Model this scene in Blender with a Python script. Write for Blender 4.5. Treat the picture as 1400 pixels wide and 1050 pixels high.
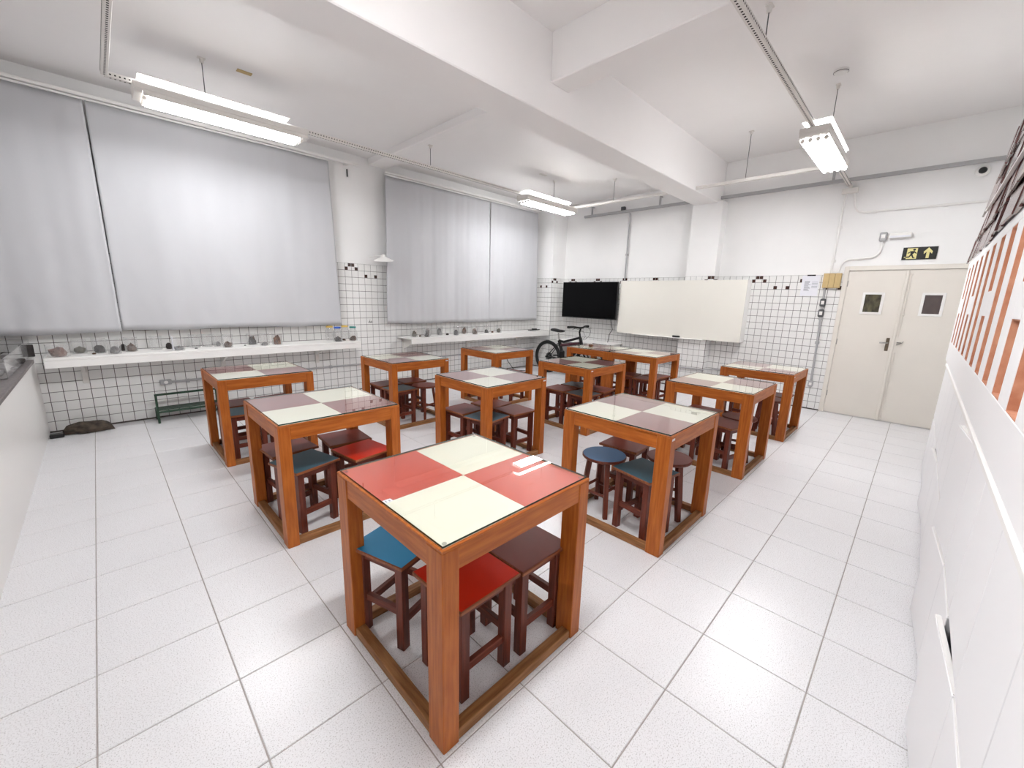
import bpy, bmesh, math, random
from mathutils import Vector, Matrix, noise

for _o in list(bpy.data.objects):
    bpy.data.objects.remove(_o, do_unlink=True)
SC = bpy.context.scene
COL = SC.collection
PI = math.pi

# ------------------------------------------------------------------ camera, world, exposure
F_PX, YAW, PITCH, ROLL = 556.31, -0.7907, -0.2076, 0.0284
CAM = Vector((-0.6111, -0.8851, 1.5125))
_cy, _sy = math.cos(YAW), math.sin(YAW)
FWD = Vector((-_sy * math.cos(PITCH), _cy * math.cos(PITCH), math.sin(PITCH)))
_r0 = Vector((_cy, _sy, 0)); _u0 = _r0.cross(FWD)
RGT = math.cos(ROLL) * _r0 + math.sin(ROLL) * _u0
UPV = -math.sin(ROLL) * _r0 + math.cos(ROLL) * _u0
_cd = bpy.data.cameras.new('camera')
_cd.sensor_fit = 'HORIZONTAL'; _cd.sensor_width = 36.0
_cd.lens = F_PX / 1400 * 36.0
_cd.clip_start = 0.01; _cd.clip_end = 60
_co = bpy.data.objects.new('camera', _cd); COL.objects.link(_co)
_m = Matrix(((RGT.x, UPV.x, -FWD.x, CAM.x), (RGT.y, UPV.y, -FWD.y, CAM.y), (RGT.z, UPV.z, -FWD.z, CAM.z), (0, 0, 0, 1)))
_co.matrix_world = _m
SC.camera = _co

W = bpy.data.worlds.new('world'); SC.world = W
W.use_nodes = True
W.node_tree.nodes['Background'].inputs[0].default_value = (0.9, 0.95, 1.0, 1)
W.node_tree.nodes['Background'].inputs[1].default_value = 0.3

TUBE_POWER = 43.0          # emission strength of the fluorescent tubes
SC.view_settings.view_transform = 'Standard'
SC.view_settings.look = 'None'
SC.view_settings.exposure = 1.04
SC.view_settings.gamma = 1.0
SC.view_settings.use_curve_mapping = False


def px(p):
    d = Vector(p) - CAM
    z = d.dot(FWD)
    if z < 0.05:
        return None
    return 700 + F_PX * d.dot(RGT) / z, 525 - F_PX * d.dot(UPV) / z


# ------------------------------------------------------------------ materials
def s2l(c):
    out = []
    for v in c[:3]:
        v = v / 255.0
        out.append(v / 12.92 if v <= 0.04045 else ((v + 0.055) / 1.055) ** 2.4)
    return tuple(out) + (1.0,)


MATS = {}


def mat(name, rgb, rough=0.5, metal=0.0, noise_amt=0.0, noise_scale=8.0, stretch=(1, 1, 1), rgb2=None, bump=0.0, spec=0.5, coat=0.0, detail=4.0, coords='Object'):
    if name in MATS:
        return MATS[name]
    m = bpy.data.materials.new(name); m.use_nodes = True
    nt = m.node_tree; b = nt.nodes['Principled BSDF']
    b.inputs['Base Color'].default_value = s2l(rgb)
    b.inputs['Roughness'].default_value = rough
    b.inputs['Metallic'].default_value = metal
    b.inputs['Specular IOR Level'].default_value = spec
    if coat:
        b.inputs['Coat Weight'].default_value = coat
        b.inputs['Coat Roughness'].default_value = 0.08
    if noise_amt or rgb2 or bump:
        tc = nt.nodes.new('ShaderNodeTexCoord'); mp = nt.nodes.new('ShaderNodeMapping')
        mp.inputs['Scale'].default_value = stretch
        nt.links.new(tc.outputs[coords], mp.inputs[0])
        n = nt.nodes.new('ShaderNodeTexNoise'); n.inputs['Scale'].default_value = noise_scale
        n.inputs['Detail'].default_value = detail
        nt.links.new(mp.outputs[0], n.inputs['Vector'])
        if rgb2 or noise_amt:
            r = nt.nodes.new('ShaderNodeValToRGB')
            a = s2l(rgb)
            if rgb2:
                bb = s2l(rgb2)
            else:
                bb = tuple(max(0, v * (1 - noise_amt)) for v in a[:3]) + (1,)
            r.color_ramp.elements[0].position = 0.33; r.color_ramp.elements[0].color = bb
            r.color_ramp.elements[1].position = 0.67; r.color_ramp.elements[1].color = a
            nt.links.new(n.outputs['Fac'], r.inputs[0])
            nt.links.new(r.outputs[0], b.inputs['Base Color'])
        if bump:
            bp = nt.nodes.new('ShaderNodeBump'); bp.inputs['Strength'].default_value = bump
            bp.inputs['Distance'].default_value = 0.01
            nt.links.new(n.outputs['Fac'], bp.inputs['Height'])
            nt.links.new(bp.outputs[0], b.inputs['Normal'])
    MATS[name] = m
    return m


def emit(name, rgb, strength):
    m = bpy.data.materials.new(name); m.use_nodes = True
    nt = m.node_tree; nt.nodes.clear()
    o = nt.nodes.new('ShaderNodeOutputMaterial'); e = nt.nodes.new('ShaderNodeEmission')
    e.inputs[0].default_value = tuple(rgb) + (1,); e.inputs[1].default_value = strength
    nt.links.new(e.outputs[0], o.inputs[0]); MATS[name] = m
    return m


def thin_glass(name, tint, base=0.04, edge=0.55, power=3.0, rough=0.0, haze=0.0):
    m = bpy.data.materials.new(name); m.use_nodes = True
    nt = m.node_tree; nt.nodes.clear()
    o = nt.nodes.new('ShaderNodeOutputMaterial')
    t = nt.nodes.new('ShaderNodeBsdfTransparent'); t.inputs[0].default_value = tuple(tint) + (1,)
    g = nt.nodes.new('ShaderNodeBsdfGlossy'); g.inputs['Roughness'].default_value = rough
    g.inputs[0].default_value = (1, 1, 1, 1)
    lw = nt.nodes.new('ShaderNodeLayerWeight'); lw.inputs[0].default_value = 0.5
    pw = nt.nodes.new('ShaderNodeMath'); pw.operation = 'POWER'; pw.inputs[1].default_value = power
    ma = nt.nodes.new('ShaderNodeMath'); ma.operation = 'MULTIPLY_ADD'
    ma.inputs[1].default_value = edge; ma.inputs[2].default_value = base
    mx = nt.nodes.new('ShaderNodeMixShader')
    nt.links.new(lw.outputs['Facing'], pw.inputs[0]); nt.links.new(pw.outputs[0], ma.inputs[0])
    nt.links.new(ma.outputs[0], mx.inputs[0]); nt.links.new(t.outputs[0], mx.inputs[1]); nt.links.new(g.outputs[0], mx.inputs[2])
    last = mx
    if haze:
        df = nt.nodes.new('ShaderNodeBsdfDiffuse'); df.inputs[0].default_value = (0.85, 0.85, 0.85, 1)
        m2 = nt.nodes.new('ShaderNodeMixShader'); m2.inputs[0].default_value = haze
        nt.links.new(mx.outputs[0], m2.inputs[1]); nt.links.new(df.outputs[0], m2.inputs[2]); last = m2
    nt.links.new(last.outputs[0], o.inputs[0]); MATS[name] = m
    return m


def floor_tile_material():
    m = bpy.data.materials.new('floor tile'); m.use_nodes = True
    nt = m.node_tree; b = nt.nodes['Principled BSDF']
    tc = nt.nodes.new('ShaderNodeTexCoord')
    oi = nt.nodes.new('ShaderNodeObjectInfo')
    n1 = nt.nodes.new('ShaderNodeTexNoise'); n1.inputs['Scale'].default_value = 230; n1.inputs['Detail'].default_value = 2
    n2 = nt.nodes.new('ShaderNodeTexNoise'); n2.inputs['Scale'].default_value = 3; n2.inputs['Detail'].default_value = 3
    geo = nt.nodes.new('ShaderNodeNewGeometry')
    nt.links.new(geo.outputs['Position'], n1.inputs['Vector']); nt.links.new(geo.outputs['Position'], n2.inputs['Vector'])
    r = nt.nodes.new('ShaderNodeValToRGB')
    r.color_ramp.elements[0].position = 0.30; r.color_ramp.elements[0].color = s2l((186, 182, 182))
    r.color_ramp.elements[1].position = 0.46; r.color_ramp.elements[1].color = s2l((235, 234, 236))
    nt.links.new(n1.outputs['Fac'], r.inputs[0])
    mx = nt.nodes.new('ShaderNodeMixRGB'); mx.blend_type = 'MULTIPLY'; mx.inputs[0].default_value = 1.0
    r2 = nt.nodes.new('ShaderNodeValToRGB')
    r2.color_ramp.elements[0].color = (0.93, 0.93, 0.93, 1); r2.color_ramp.elements[1].color = (1, 1, 1, 1)
    nt.links.new(n2.outputs['Fac'], r2.inputs[0])
    nt.links.new(r.outputs[0], mx.inputs[1]); nt.links.new(r2.outputs[0], mx.inputs[2])
    nt.links.new(mx.outputs[0], b.inputs['Base Color'])
    b.inputs['Roughness'].default_value = 0.30
    MATS['floor tile'] = m
    return m


M_WALL = mat('white wall paint', (244, 243, 242), 0.6, noise_amt=0.03, noise_scale=2.0)
M_CEIL = mat('ceiling paint', (247, 244, 243), 0.55, noise_amt=0.02, noise_scale=1.5)
M_TILE = mat('white glazed tile', (236, 235, 233), 0.18)
M_GROUT = mat('dark wall grout', (92, 84, 80), 0.9, noise_amt=0.15, noise_scale=30)
M_FGROUT = mat('floor grout', (176, 169, 165), 0.9, noise_amt=0.2, noise_scale=25)
M_FTILE = floor_tile_material()
M_ACC = mat('brown glazed accent tile', (64, 34, 27), 0.25, noise_amt=0.25, noise_scale=20)
M_WHITE = mat('white lacquer', (238, 236, 233), 0.35)
M_WHITEMET = mat('white enamelled metal', (226, 222, 217), 0.4)
M_CAB = mat('white cabinet laminate', (240, 239, 240), 0.4)
M_CREAM = mat('cream door paint', (228, 222, 213), 0.4, noise_amt=0.03, noise_scale=3)
M_BOARD = mat('whiteboard enamel', (236, 233, 224), 0.25)
M_BLACK = mat('black plastic', (16, 16, 17), 0.35)
M_RUBBER = mat('black rubber', (20, 20, 20), 0.75)
M_SCREEN = mat('television screen', (4, 4, 5), 0.12, spec=0.12)
M_GREYPIPE = mat('grey painted conduit', (172, 171, 172), 0.45)
M_DGREY = mat('dark grey plastic', (84, 84, 86), 0.5)
M_STEEL = mat('brushed steel', (170, 168, 164), 0.3, 0.9)
M_BRONZE = mat('aged bronze plate', (112, 100, 84), 0.35, 0.7)
M_CURT = mat('light grey curtain cloth', (194, 194, 197), 0.85, noise_amt=0.05, noise_scale=3, stretch=(1, 1, 0.2))
M_GREEN = mat('dark green steel', (32, 62, 44), 0.45, noise_amt=0.2, noise_scale=20)
M_GRAN = mat('grey granite', (122, 114, 112), 0.35, rgb2=(78, 72, 72), noise_scale=70)
M_TERRA = mat('raw terracotta cut edge', (204, 146, 116), 0.8, rgb2=(182, 118, 88), noise_scale=18)
M_ROOF = mat('glossy brown roof slate', (112, 74, 70), 0.22, rgb2=(78, 48, 46), noise_scale=5, coat=0.3)
M_KRAFT = mat('beige fibreboard', (198, 172, 122), 0.7, noise_amt=0.1, noise_scale=14)
M_PAPER = mat('white paper', (232, 232, 238), 0.8)
M_INK = mat('grey print ink', (150, 150, 158), 0.8)
M_YELLOW = mat('photoluminescent yellow', (226, 216, 150), 0.6)
M_SIGNBK = mat('black sign plate', (14, 16, 12), 0.5)
M_PANE1 = mat('door glass with painted reflections', (98, 92, 66), 0.15, rgb2=(48, 44, 34), noise_scale=9, stretch=(1, 2, 1))  # greenish-brown glass, reflections painted in as mottled lighter and darker tones
M_PANE2 = mat('smoked door glass', (92, 80, 78), 0.15, rgb2=(74, 64, 62), noise_scale=6)
M_HOLE = mat('perforation shadow hole', (40, 36, 34), 0.9)
M_GLASS = thin_glass('table glass', (0.975, 0.98, 0.97), 0.04, 0.8, 3.5)
M_GEDGE = mat('green glass edge', (28, 62, 56), 0.1)
M_CLEAR = thin_glass('clear plastic', (0.95, 0.95, 0.95), 0.06, 0.5, 2.2, 0.08, 0.10)
M_TUBE = emit('fluorescent tube', (0.97, 0.985, 1.0), TUBE_POWER)
M_TUBE2 = emit('dimmed fluorescent tube', (0.97, 0.985, 1.0), TUBE_POWER * 0.72)  # same tubes with output cut, so curtains and end wall don't blow out
UPLIT = {p: emit('lit diffuser %d' % p, (0.97, 0.985, 1.0), float(p)) for p in (8, 16, 50)}


def wood(name, a, b, axis, rough=0.42):
    st = {'x': (1.2, 14, 14), 'y': (14, 1.2, 14), 'z': (14, 14, 1.2)}[axis]
    return mat(name + ' ' + axis, a, rough, rgb2=b, noise_scale=5.0, stretch=st, detail=6, spec=0.35)


OAK = {a: wood('orange brown table wood', (180, 102, 38), (152, 76, 18), a) for a in 'xyz'}
OAKB = {a: wood('worn base rail wood', (160, 112, 70), (120, 78, 42), a, 0.55) for a in 'xyz'}
MAH = {a: wood('dark reddish stool wood', (118, 54, 36), (84, 36, 24), a) for a in 'xyz'}
SEATW = {a: wood('seat board wood', (146, 84, 46), (112, 56, 30), a) for a in 'xyz'}
LAM = {
    'cream': mat('cream laminate', (228, 227, 210), 0.35),
    'red': mat('faded red laminate', (188, 80, 66), 0.35, noise_amt=0.04, noise_scale=6),
    'maroon': mat('dull maroon laminate', (132, 76, 72), 0.35, noise_amt=0.05, noise_scale=6),
    'blue': mat('blue laminate', (58, 154, 204), 0.4, spec=0.2, noise_amt=0.06, noise_scale=6),
    'teal': mat('teal blue laminate', (58, 92, 106), 0.4, spec=0.2, noise_amt=0.08, noise_scale=6),
    'sky': mat('pale blue painted wood', (92, 130, 172), 0.45, spec=0.2, noise_amt=0.05, noise_scale=6),
    'orange': mat('orange red laminate', (204, 40, 10), 0.4, spec=0.2, noise_amt=0.06, noise_scale=6),
    'brown': mat('dark maroon laminate', (126, 62, 52), 0.38, spec=0.2, noise_amt=0.1, noise_scale=6),
    'mauve': mat('mauve brown laminate', (130, 78, 72), 0.4, spec=0.2, noise_amt=0.08, noise_scale=6),
    'slate': mat('slate grey laminate', (76, 86, 92), 0.4, spec=0.2, noise_amt=0.08, noise_scale=6),
}
ROCKS = {
    'dark': mat('dark basalt', (62, 56, 54), 0.9, rgb2=(34, 30, 30), noise_scale=14, bump=0.6),
    'brown': mat('brown ore', (104, 78, 60), 0.9, rgb2=(58, 42, 34), noise_scale=16, bump=0.6),
    'grey': mat('grey stone', (138, 136, 136), 0.9, rgb2=(92, 90, 92), noise_scale=16, bump=0.5),
    'pink': mat('pinkish sandstone', (142, 112, 102), 0.9, rgb2=(92, 68, 62), noise_scale=16, bump=0.6),
    'olive': mat('olive stone', (98, 92, 72), 0.9, rgb2=(62, 58, 46), noise_scale=16, bump=0.6),
    'floor': mat('weathered dark rock', (92, 80, 68), 0.9, rgb2=(42, 35, 32), noise_scale=16, bump=0.7),
    'rust': mat('rusty ore', (134, 86, 52), 0.9, rgb2=(48, 34, 28), noise_scale=26, bump=0.6),
}

# ------------------------------------------------------------------ mesh helpers


class MB:
    def __init__(self):
        self.v = []; self.f = []; self.mi = []

    def add(self, verts, faces, mi=0):
        o = len(self.v)
        self.v += [tuple(p) for p in verts]
        self.f += [tuple(i + o for i in f) for f in faces]
        self.mi += [mi] * len(faces)
        return self

    def box(self, x0, x1, y0, y1, z0, z1, c=0.0, mi=0, M=None):
        if x0 > x1: x0, x1 = x1, x0
        if y0 > y1: y0, y1 = y1, y0
        if z0 > z1: z0, z1 = z1, z0
        if c <= 0:
            vs = [(x, y, z) for x in (x0, x1) for y in (y0, y1) for z in (z0, z1)]
            fs = [(0, 1, 3, 2), (4, 6, 7, 5), (0, 4, 5, 1), (2, 3, 7, 6), (0, 2, 6, 4), (1, 5, 7, 3)]
        else:
            c = min(c, (x1 - x0) * .45, (y1 - y0) * .45, (z1 - z0) * .45)
            vs = []; ix = {}
            X, Y, Z = (x0, x1), (y0, y1), (z0, z1)
            for i in (0, 1):
                for j in (0, 1):
                    for k in (0, 1):
                        ci = c if i == 0 else -c; cj = c if j == 0 else -c; ck = c if k == 0 else -c
                        ix[i, j, k, 'x'] = len(vs); vs.append((X[i], Y[j] + cj, Z[k] + ck))
                        ix[i, j, k, 'y'] = len(vs); vs.append((X[i] + ci, Y[j], Z[k] + ck))
                        ix[i, j, k, 'z'] = len(vs); vs.append((X[i] + ci, Y[j] + cj, Z[k]))
            fs = []
            for s in (0, 1):
                fs.append((ix[s, 0, 0, 'x'], ix[s, 0, 1, 'x'], ix[s, 1, 1, 'x'], ix[s, 1, 0, 'x']))
                fs.append((ix[0, s, 0, 'y'], ix[0, s, 1, 'y'], ix[1, s, 1, 'y'], ix[1, s, 0, 'y']))
                fs.append((ix[0, 0, s, 'z'], ix[0, 1, s, 'z'], ix[1, 1, s, 'z'], ix[1, 0, s, 'z']))
            for a in (0, 1):
                for b in (0, 1):
                    fs.append((ix[a, b, 0, 'x'], ix[a, b, 1, 'x'], ix[a, b, 1, 'y'], ix[a, b, 0, 'y']))
                    fs.append((ix[a, 0, b, 'x'], ix[a, 1, b, 'x'], ix[a, 1, b, 'z'], ix[a, 0, b, 'z']))
                    fs.append((ix[0, a, b, 'y'], ix[1, a, b, 'y'], ix[1, a, b, 'z'], ix[0, a, b, 'z']))
            for i in (0, 1):
                for j in (0, 1):
                    for k in (0, 1):
                        fs.append((ix[i, j, k, 'x'], ix[i, j, k, 'y'], ix[i, j, k, 'z']))
        if M is not None:
            vs = [M @ Vector(p) for p in vs]
        return self.add(vs, fs, mi)

    def prism(self, pts, d0, d1, fn, mi=0):
        """2-D outline pts extruded between d0 and d1; fn(a, b, d) -> xyz"""
        n = len(pts)
        vs = [fn(a, b, d0) for a, b in pts] + [fn(a, b, d1) for a, b in pts]
        fs = [tuple(range(n)), tuple(range(2 * n - 1, n - 1, -1))]
        fs += [(i, (i + 1) % n, n + (i + 1) % n, n + i) for i in range(n)]
        return self.add(vs, fs, mi)

    def tube(self, path, r, seg=8, mi=0, closed=False, rr=None):
        P = [Vector(p) for p in path]; n = len(P)
        vs = []; fs = []
        prev = None
        for i in range(n):
            if closed:
                t = P[(i + 1) % n] - P[i - 1]
            else:
                t = P[min(i + 1, n - 1)] - P[max(i - 1, 0)]
            t.normalize()
            if prev is None:
                a = Vector((0, 0, 1)) if abs(t.z) < 0.9 else Vector((1, 0, 0))
                s = t.cross(a).normalized()
            else:
                s = (prev - t * prev.dot(t)).normalized()
            prev = s
            u = t.cross(s)
            ri = rr[i] if rr else r
            for k in range(seg):
                an = 2 * PI * k / seg
                vs.append(P[i] + s * (ri * math.cos(an)) + u * (ri * math.sin(an)))
        m = n if closed else n - 1
        for i in range(m):
            for k in range(seg):
                a = i * seg + k; b = i * seg + (k + 1) % seg
                c = ((i + 1) % n) * seg + (k + 1) % seg; d = ((i + 1) % n) * seg + k
                fs.append((a, b, c, d))
        if not closed:
            fs.append(tuple(range(seg))); fs.append(tuple(range(n * seg - 1, (n - 1) * seg - 1, -1)))
        return self.add(vs, fs, mi)

    def lathe(self, prof, seg=20, at=(0, 0, 0), mi=0, cap=True):
        vs = []; fs = []
        for r, z in prof:
            for k in range(seg):
                a = 2 * PI * k / seg
                vs.append((at[0] + r * math.cos(a), at[1] + r * math.sin(a), at[2] + z))
        for i in range(len(prof) - 1):
            for k in range(seg):
                fs.append((i * seg + k, i * seg + (k + 1) % seg, (i + 1) * seg + (k + 1) % seg, (i + 1) * seg + k))
        if cap:
            fs.append(tuple(range(seg))); n = len(prof)
            fs.append(tuple(range((n - 1) * seg, n * seg)))
        return self.add(vs, fs, mi)

    def mesh(self, name, mats, smooth=False, recalc=True):
        me = bpy.data.meshes.new(name)
        me.from_pydata(self.v, [], self.f)
        for m in (mats if isinstance(mats, (list, tuple)) else [mats]):
            me.materials.append(m)
        for p, mi in zip(me.polygons, self.mi):
            p.material_index = mi
            p.use_smooth = smooth
        if recalc:
            bm = bmesh.new(); bm.from_mesh(me)
            bmesh.ops.recalc_face_normals(bm, faces=bm.faces)
            bm.to_mesh(me); bm.free()
        if smooth:
            try:
                me.set_sharp_from_angle(angle=math.radians(40))
            except Exception:
                pass
        me.update()
        return me

    def build(self, name, mats, parent=None, smooth=False, loc=None, rotz=0.0, recalc=True):
        return obj(name, self.mesh(name, mats, smooth, recalc), parent, loc, rotz)


def obj(name, me, parent=None, loc=None, rotz=0.0):
    o = bpy.data.objects.new(name, me); COL.objects.link(o)
    if parent is not None:
        o.parent = parent
    if loc is not None:
        o.location = loc
    if rotz:
        o.rotation_euler = (0, 0, rotz)
    return o


def tag(o, label=None, cat=None, group=None, kind=None):
    if label: o['label'] = label
    if cat: o['category'] = cat
    if group: o['group'] = group
    if kind: o['kind'] = kind
    return o


def thing(name, label, cat, loc=(0, 0, 0), rotz=0.0, group=None, kind=None):
    o = bpy.data.objects.new(name, None); COL.objects.link(o)
    o.empty_display_size = 0.1
    o.location = loc; o.rotation_euler = (0, 0, rotz)
    return tag(o, label, cat, group, kind)


def copy_tree(o, parent=None):
    c = o.copy(); COL.objects.link(c); c.parent = parent
    for ch in o.children:
        copy_tree(ch, c)
    return c


def B(*a, c=0.0):
    return MB().box(*a, c=c)


# ------------------------------------------------------------------ room shell
X0, X1, Y0, Y1 = -1.75, 6.80, -1.65, 5.368
ZC, ZL = 3.73, 3.49
floor = tag(B(X0 - .1, X1 + .1, Y0 - .1, Y1 + .1, -0.15, -0.003).build('floor', M_FGROUT), 'white speckled floor tiles with thin grey joints across the whole room', 'floor', kind='structure')
wall_n = tag(B(X0 - .1, X1 + .1, Y1 + .003, Y1 + .2, -0.15, 4.0).build('wall_north', M_WALL), 'long white wall with curtained windows above a band of gridded tiles', 'wall', kind='structure')
wall_e = tag(B(X1 + .003, X1 + .2, Y0 - .1, Y1 + .2, -0.15, 4.0).build('wall_east', M_WALL), 'white end wall with whiteboard, television and double door', 'wall', kind='structure')
wall_s = tag(B(X0 - .1, X1 + .1, Y0 - .2, Y0, -0.15, 4.0).build('wall_south', M_WALL), 'white side wall behind the cabinets', 'wall', kind='structure')
wall_w = tag(B(X0 - .2, X0, Y0 - .1, Y1 + .2, -0.15, 4.0).build('wall_west', M_WALL), 'white wall behind the granite ledge', 'wall', kind='structure')

ceil = thing('ceiling', 'white painted concrete ceiling crossed by deep beams', 'ceiling', kind='structure')
BY0, BY1, BZ = 1.74, 2.12, 3.10
B(X0, X1, Y0, BY0, ZC, 4.0).build('ceiling_slab', M_CEIL, ceil)
B(X0, X1, BY1, Y1, ZL, 4.0).build('ceiling_slab', M_CEIL, ceil)
B(X0, X1, BY0, BY1, BZ, 4.0, c=0.008).build('main_beam', M_CEIL, ceil)
B(2.41, 2.66, Y0, BY0, 3.35, 3.9, c=0.008).build('cross_beam', M_CEIL, ceil)
B(2.51, 2.79, BY1, Y1, 3.40, 3.9, c=0.008).build('cross_beam', M_CEIL, ceil)

# pillars belong to the end wall
B(6.60, X1 + .05, 1.655, 2.13, 0, BZ + .02).build('pillar', M_WALL, wall_e)
B(6.37, X1 + .05, 4.90, Y1 + .05, 0, ZL + .05).build('corner_pillar', M_WALL, wall_e)

# ---- floor tiles
T = 0.4; G = 0.0017
FT = MB()
FT.add([(-T/2+G, -T/2+G, -.004), (T/2-G, -T/2+G, -.004), (T/2-G, T/2-G, -.004), (-T/2+G, T/2-G, -.004),
        (-T/2+G+.002, -T/2+G+.002, 0), (T/2-G-.002, -T/2+G+.002, 0), (T/2-G-.002, T/2-G-.002, 0), (-T/2+G+.002, T/2-G-.002, 0)],
       [(4, 5, 6, 7), (0, 1, 5, 4), (1, 2, 6, 5), (2, 3, 7, 6), (3, 0, 4, 7)])
FTM = FT.mesh('floor_tile', M_FTILE)
cand = []
for i in range(-5, 17):
    for j in range(-5, 14):
        x0, x1 = max(i * T, X0), min((i + 1) * T, X1)
        y0, y1 = max(j * T, Y0), min((j + 1) * T, Y1)
        if x1 - x0 < .02 or y1 - y0 < .02: continue
        cx, cy = (x0 + x1) / 2, (y0 + y1) / 2
        q = [px((a, b, 0)) for a in (x0, x1) for b in (y0, y1)]
        vis = any(p and -10 < p[0] < 1410 and -10 < p[1] < 1060 for p in q) and cy > -1.3 and cx > -1.3
        d = (Vector((cx, cy, 0)) - CAM).length
        cand.append((0 if vis else 1, d, cx, cy, x1 - x0, y1 - y0))
cand.sort()
rest = MB()
for n, (v, d, cx, cy, w, h) in enumerate(cand):
    if v == 0 and n < 300:
        o = obj('floor_tile', FTM, floor, (cx, cy, 0))
        if w < T - .001 or h < T - .001: o.scale = (w / T, h / T, 1)
    else:
        rest.add([(cx + a[0] * w / T, cy + a[1] * h / T, a[2]) for a in FT.v], FT.f)
if rest.v:
    tag(rest.build('floor_tile_field', M_FTILE, floor), kind='stuff')


# ---- wall tiles
def tile_proto(w, h, g=0.0026, t=0.006, b=0.0012):
    m = MB()
    a, c = w / 2 - g, h / 2 - g
    m.add([(-a, 0, -c), (a, 0, -c), (a, 0, c), (-a, 0, c),
           (-a, -t + b, -c), (a, -t + b, -c), (a, -t + b, c), (-a, -t + b, c),
           (-a + b, -t, -c + b), (a - b, -t, -c + b), (a - b, -t, c - b), (-a + b, -t, c - b)],
          [(8, 9, 10, 11), (4, 5, 9, 8), (5, 6, 10, 9), (6, 7, 11, 10), (7, 4, 8, 11), (0, 1, 5, 4), (1, 2, 6, 5), (2, 3, 7, 6), (3, 0, 4, 7)])
    return m


def tile_face(parent, faces, pw, ph, rows, z0, limit, min_px, hidden):
    """faces: list of (origin, udir, u0, u1, phase); the tile front looks towards -y rotated with udir"""
    pm = tile_proto(pw, ph); me = pm.mesh('wall_tile', M_TILE)
    allt = []
    for org, ang, u0, u1, ph0 in faces:
        R = Matrix.Rotation(ang, 4, 'Z')
        k0 = math.floor((u0 - ph0) / pw + 1e-6)
        u = ph0 + k0 * pw
        while u < u1 - 1e-4:
            a, b = max(u, u0), min(u + pw, u1)
            u += pw
            if b - a < 0.012: continue
            for r in range(rows):
                loc = Vector(org) + R @ Vector(((a + b) / 2, 0, 0)); loc.z = z0 + (r + .5) * ph
                wdir = R @ Vector(((b - a) / 2, 0, 0))
                q0, q1 = px(loc - wdir), px(loc + wdir)
                q2, q3 = px(loc + Vector((0, 0, ph / 2))), px(loc - Vector((0, 0, ph / 2)))
                size = 0
                if q0 and q1 and 0 < q0[0] < 1400 and 0 < q0[1] < 1050 and not hidden(loc):
                    w_ = math.hypot(q1[0] - q0[0], q1[1] - q0[1]); h_ = math.hypot(q2[0] - q3[0], q2[1] - q3[1])
                    size = min(w_, h_) if b - a > pw * .9 else 0
                allt.append((-size, loc, ang, (b - a) / pw))
    allt.sort(key=lambda t: t[0])
    restm = MB()
    for n, (s, loc, ang, sc) in enumerate(allt):
        if n < limit and -s >= min_px:
            o = obj('wall_tile', me, parent, loc, ang)
        else:
            R = Matrix.Rotation(ang, 4, 'Z')
            restm.add([loc + R @ Vector((p[0] * sc, p[1], p[2])) for p in pm.v], pm.f)
    tag(restm.build('wall_tile_field', M_TILE, parent), kind='stuff')


PN, HN = 0.1018, 0.1025
WTOP = 0.015 + 19 * HN
# grout beds
gb = MB().box(X0, 6.37, Y1 - .002, Y1 + .01, 0, WTOP)
gb.build('grout_bed', M_GROUT, wall_n)
ge = MB()
ge.box(X1 - .002, X1 + .01, 0.0, 4.9, 0, WTOP)
ge.box(6.598, 6.62, 1.653, 2.132, 0, WTOP); ge.box(6.60, 6.82, 1.653, 1.66, 0, WTOP); ge.box(6.60, 6.82, 2.12, 2.132, 0, WTOP)
ge.box(6.368, 6.39, 4.898, Y1, 0, WTOP); ge.box(6.37, 6.82, 4.898, 4.91, 0, WTOP)
ge.build('grout_bed', M_GROUT, wall_e)


def hid_n(p):
    if p.z > 1.04 and (p.x < 1.9 or p.x > 2.65): return True
    if 0.72 < p.z < 0.84 and (p.x < 2.08 or p.x > 2.9): return True
    return p.x < -1.12


tile_face(wall_n, [((0, Y1 - .001, 0), 0.0, X0, 6.37, 2.075)], PN, HN, 19, 0.015, 300, 8.0, hid_n)
# end wall: tiles look towards -X : local -y -> -x, so rotate by -90 degrees (u runs along -Y)
A_E = -PI / 2
PE = 0.0945
tile_face(wall_e, [((X1 - .001, 0, 0), A_E, -1.655, 0.0, -0.906), ((X1 - .001, 0, 0), A_E, -4.90, -2.13, -0.906),
                   ((6.599, 0, 0), A_E, -2.13, -1.655, -2.13), ((6.60, 1.654, 0), 0.0, 0.0, 0.20, 0.0),
                   ((6.369, 0, 0), A_E, -Y1, -4.90, -4.90), ((6.37, 4.899, 0), 0.0, 0.0, 0.43, 0.0)],
          PE, HN, 19, 0.015, 300, 9.0, lambda p: (p.y > 1.1 and .9 < p.z < 1.9 and p.x > 6.6) or p.z < .12)


# small brown accent tiles in the top rows (half-size squares)
ACC = B(-.0235, .0235, -.0085, 0, -.0235, .0235, c=.0012).mesh('accent_tile', M_ACC)


def accents(parent, centre, fn, ang):
    for du, z in ((-.0255, WTOP - .026), (.0255, WTOP - .026), (-.077, WTOP - .077), (.077, WTOP - .077)):
        o = obj('accent_tile', ACC, parent, fn(centre + du, z), ang)


def lows(parent, centre, fn, ang):
    for du in (-.08, .08):
        obj('accent_tile', ACC, parent, fn(centre + du, WTOP - .178), ang)


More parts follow.
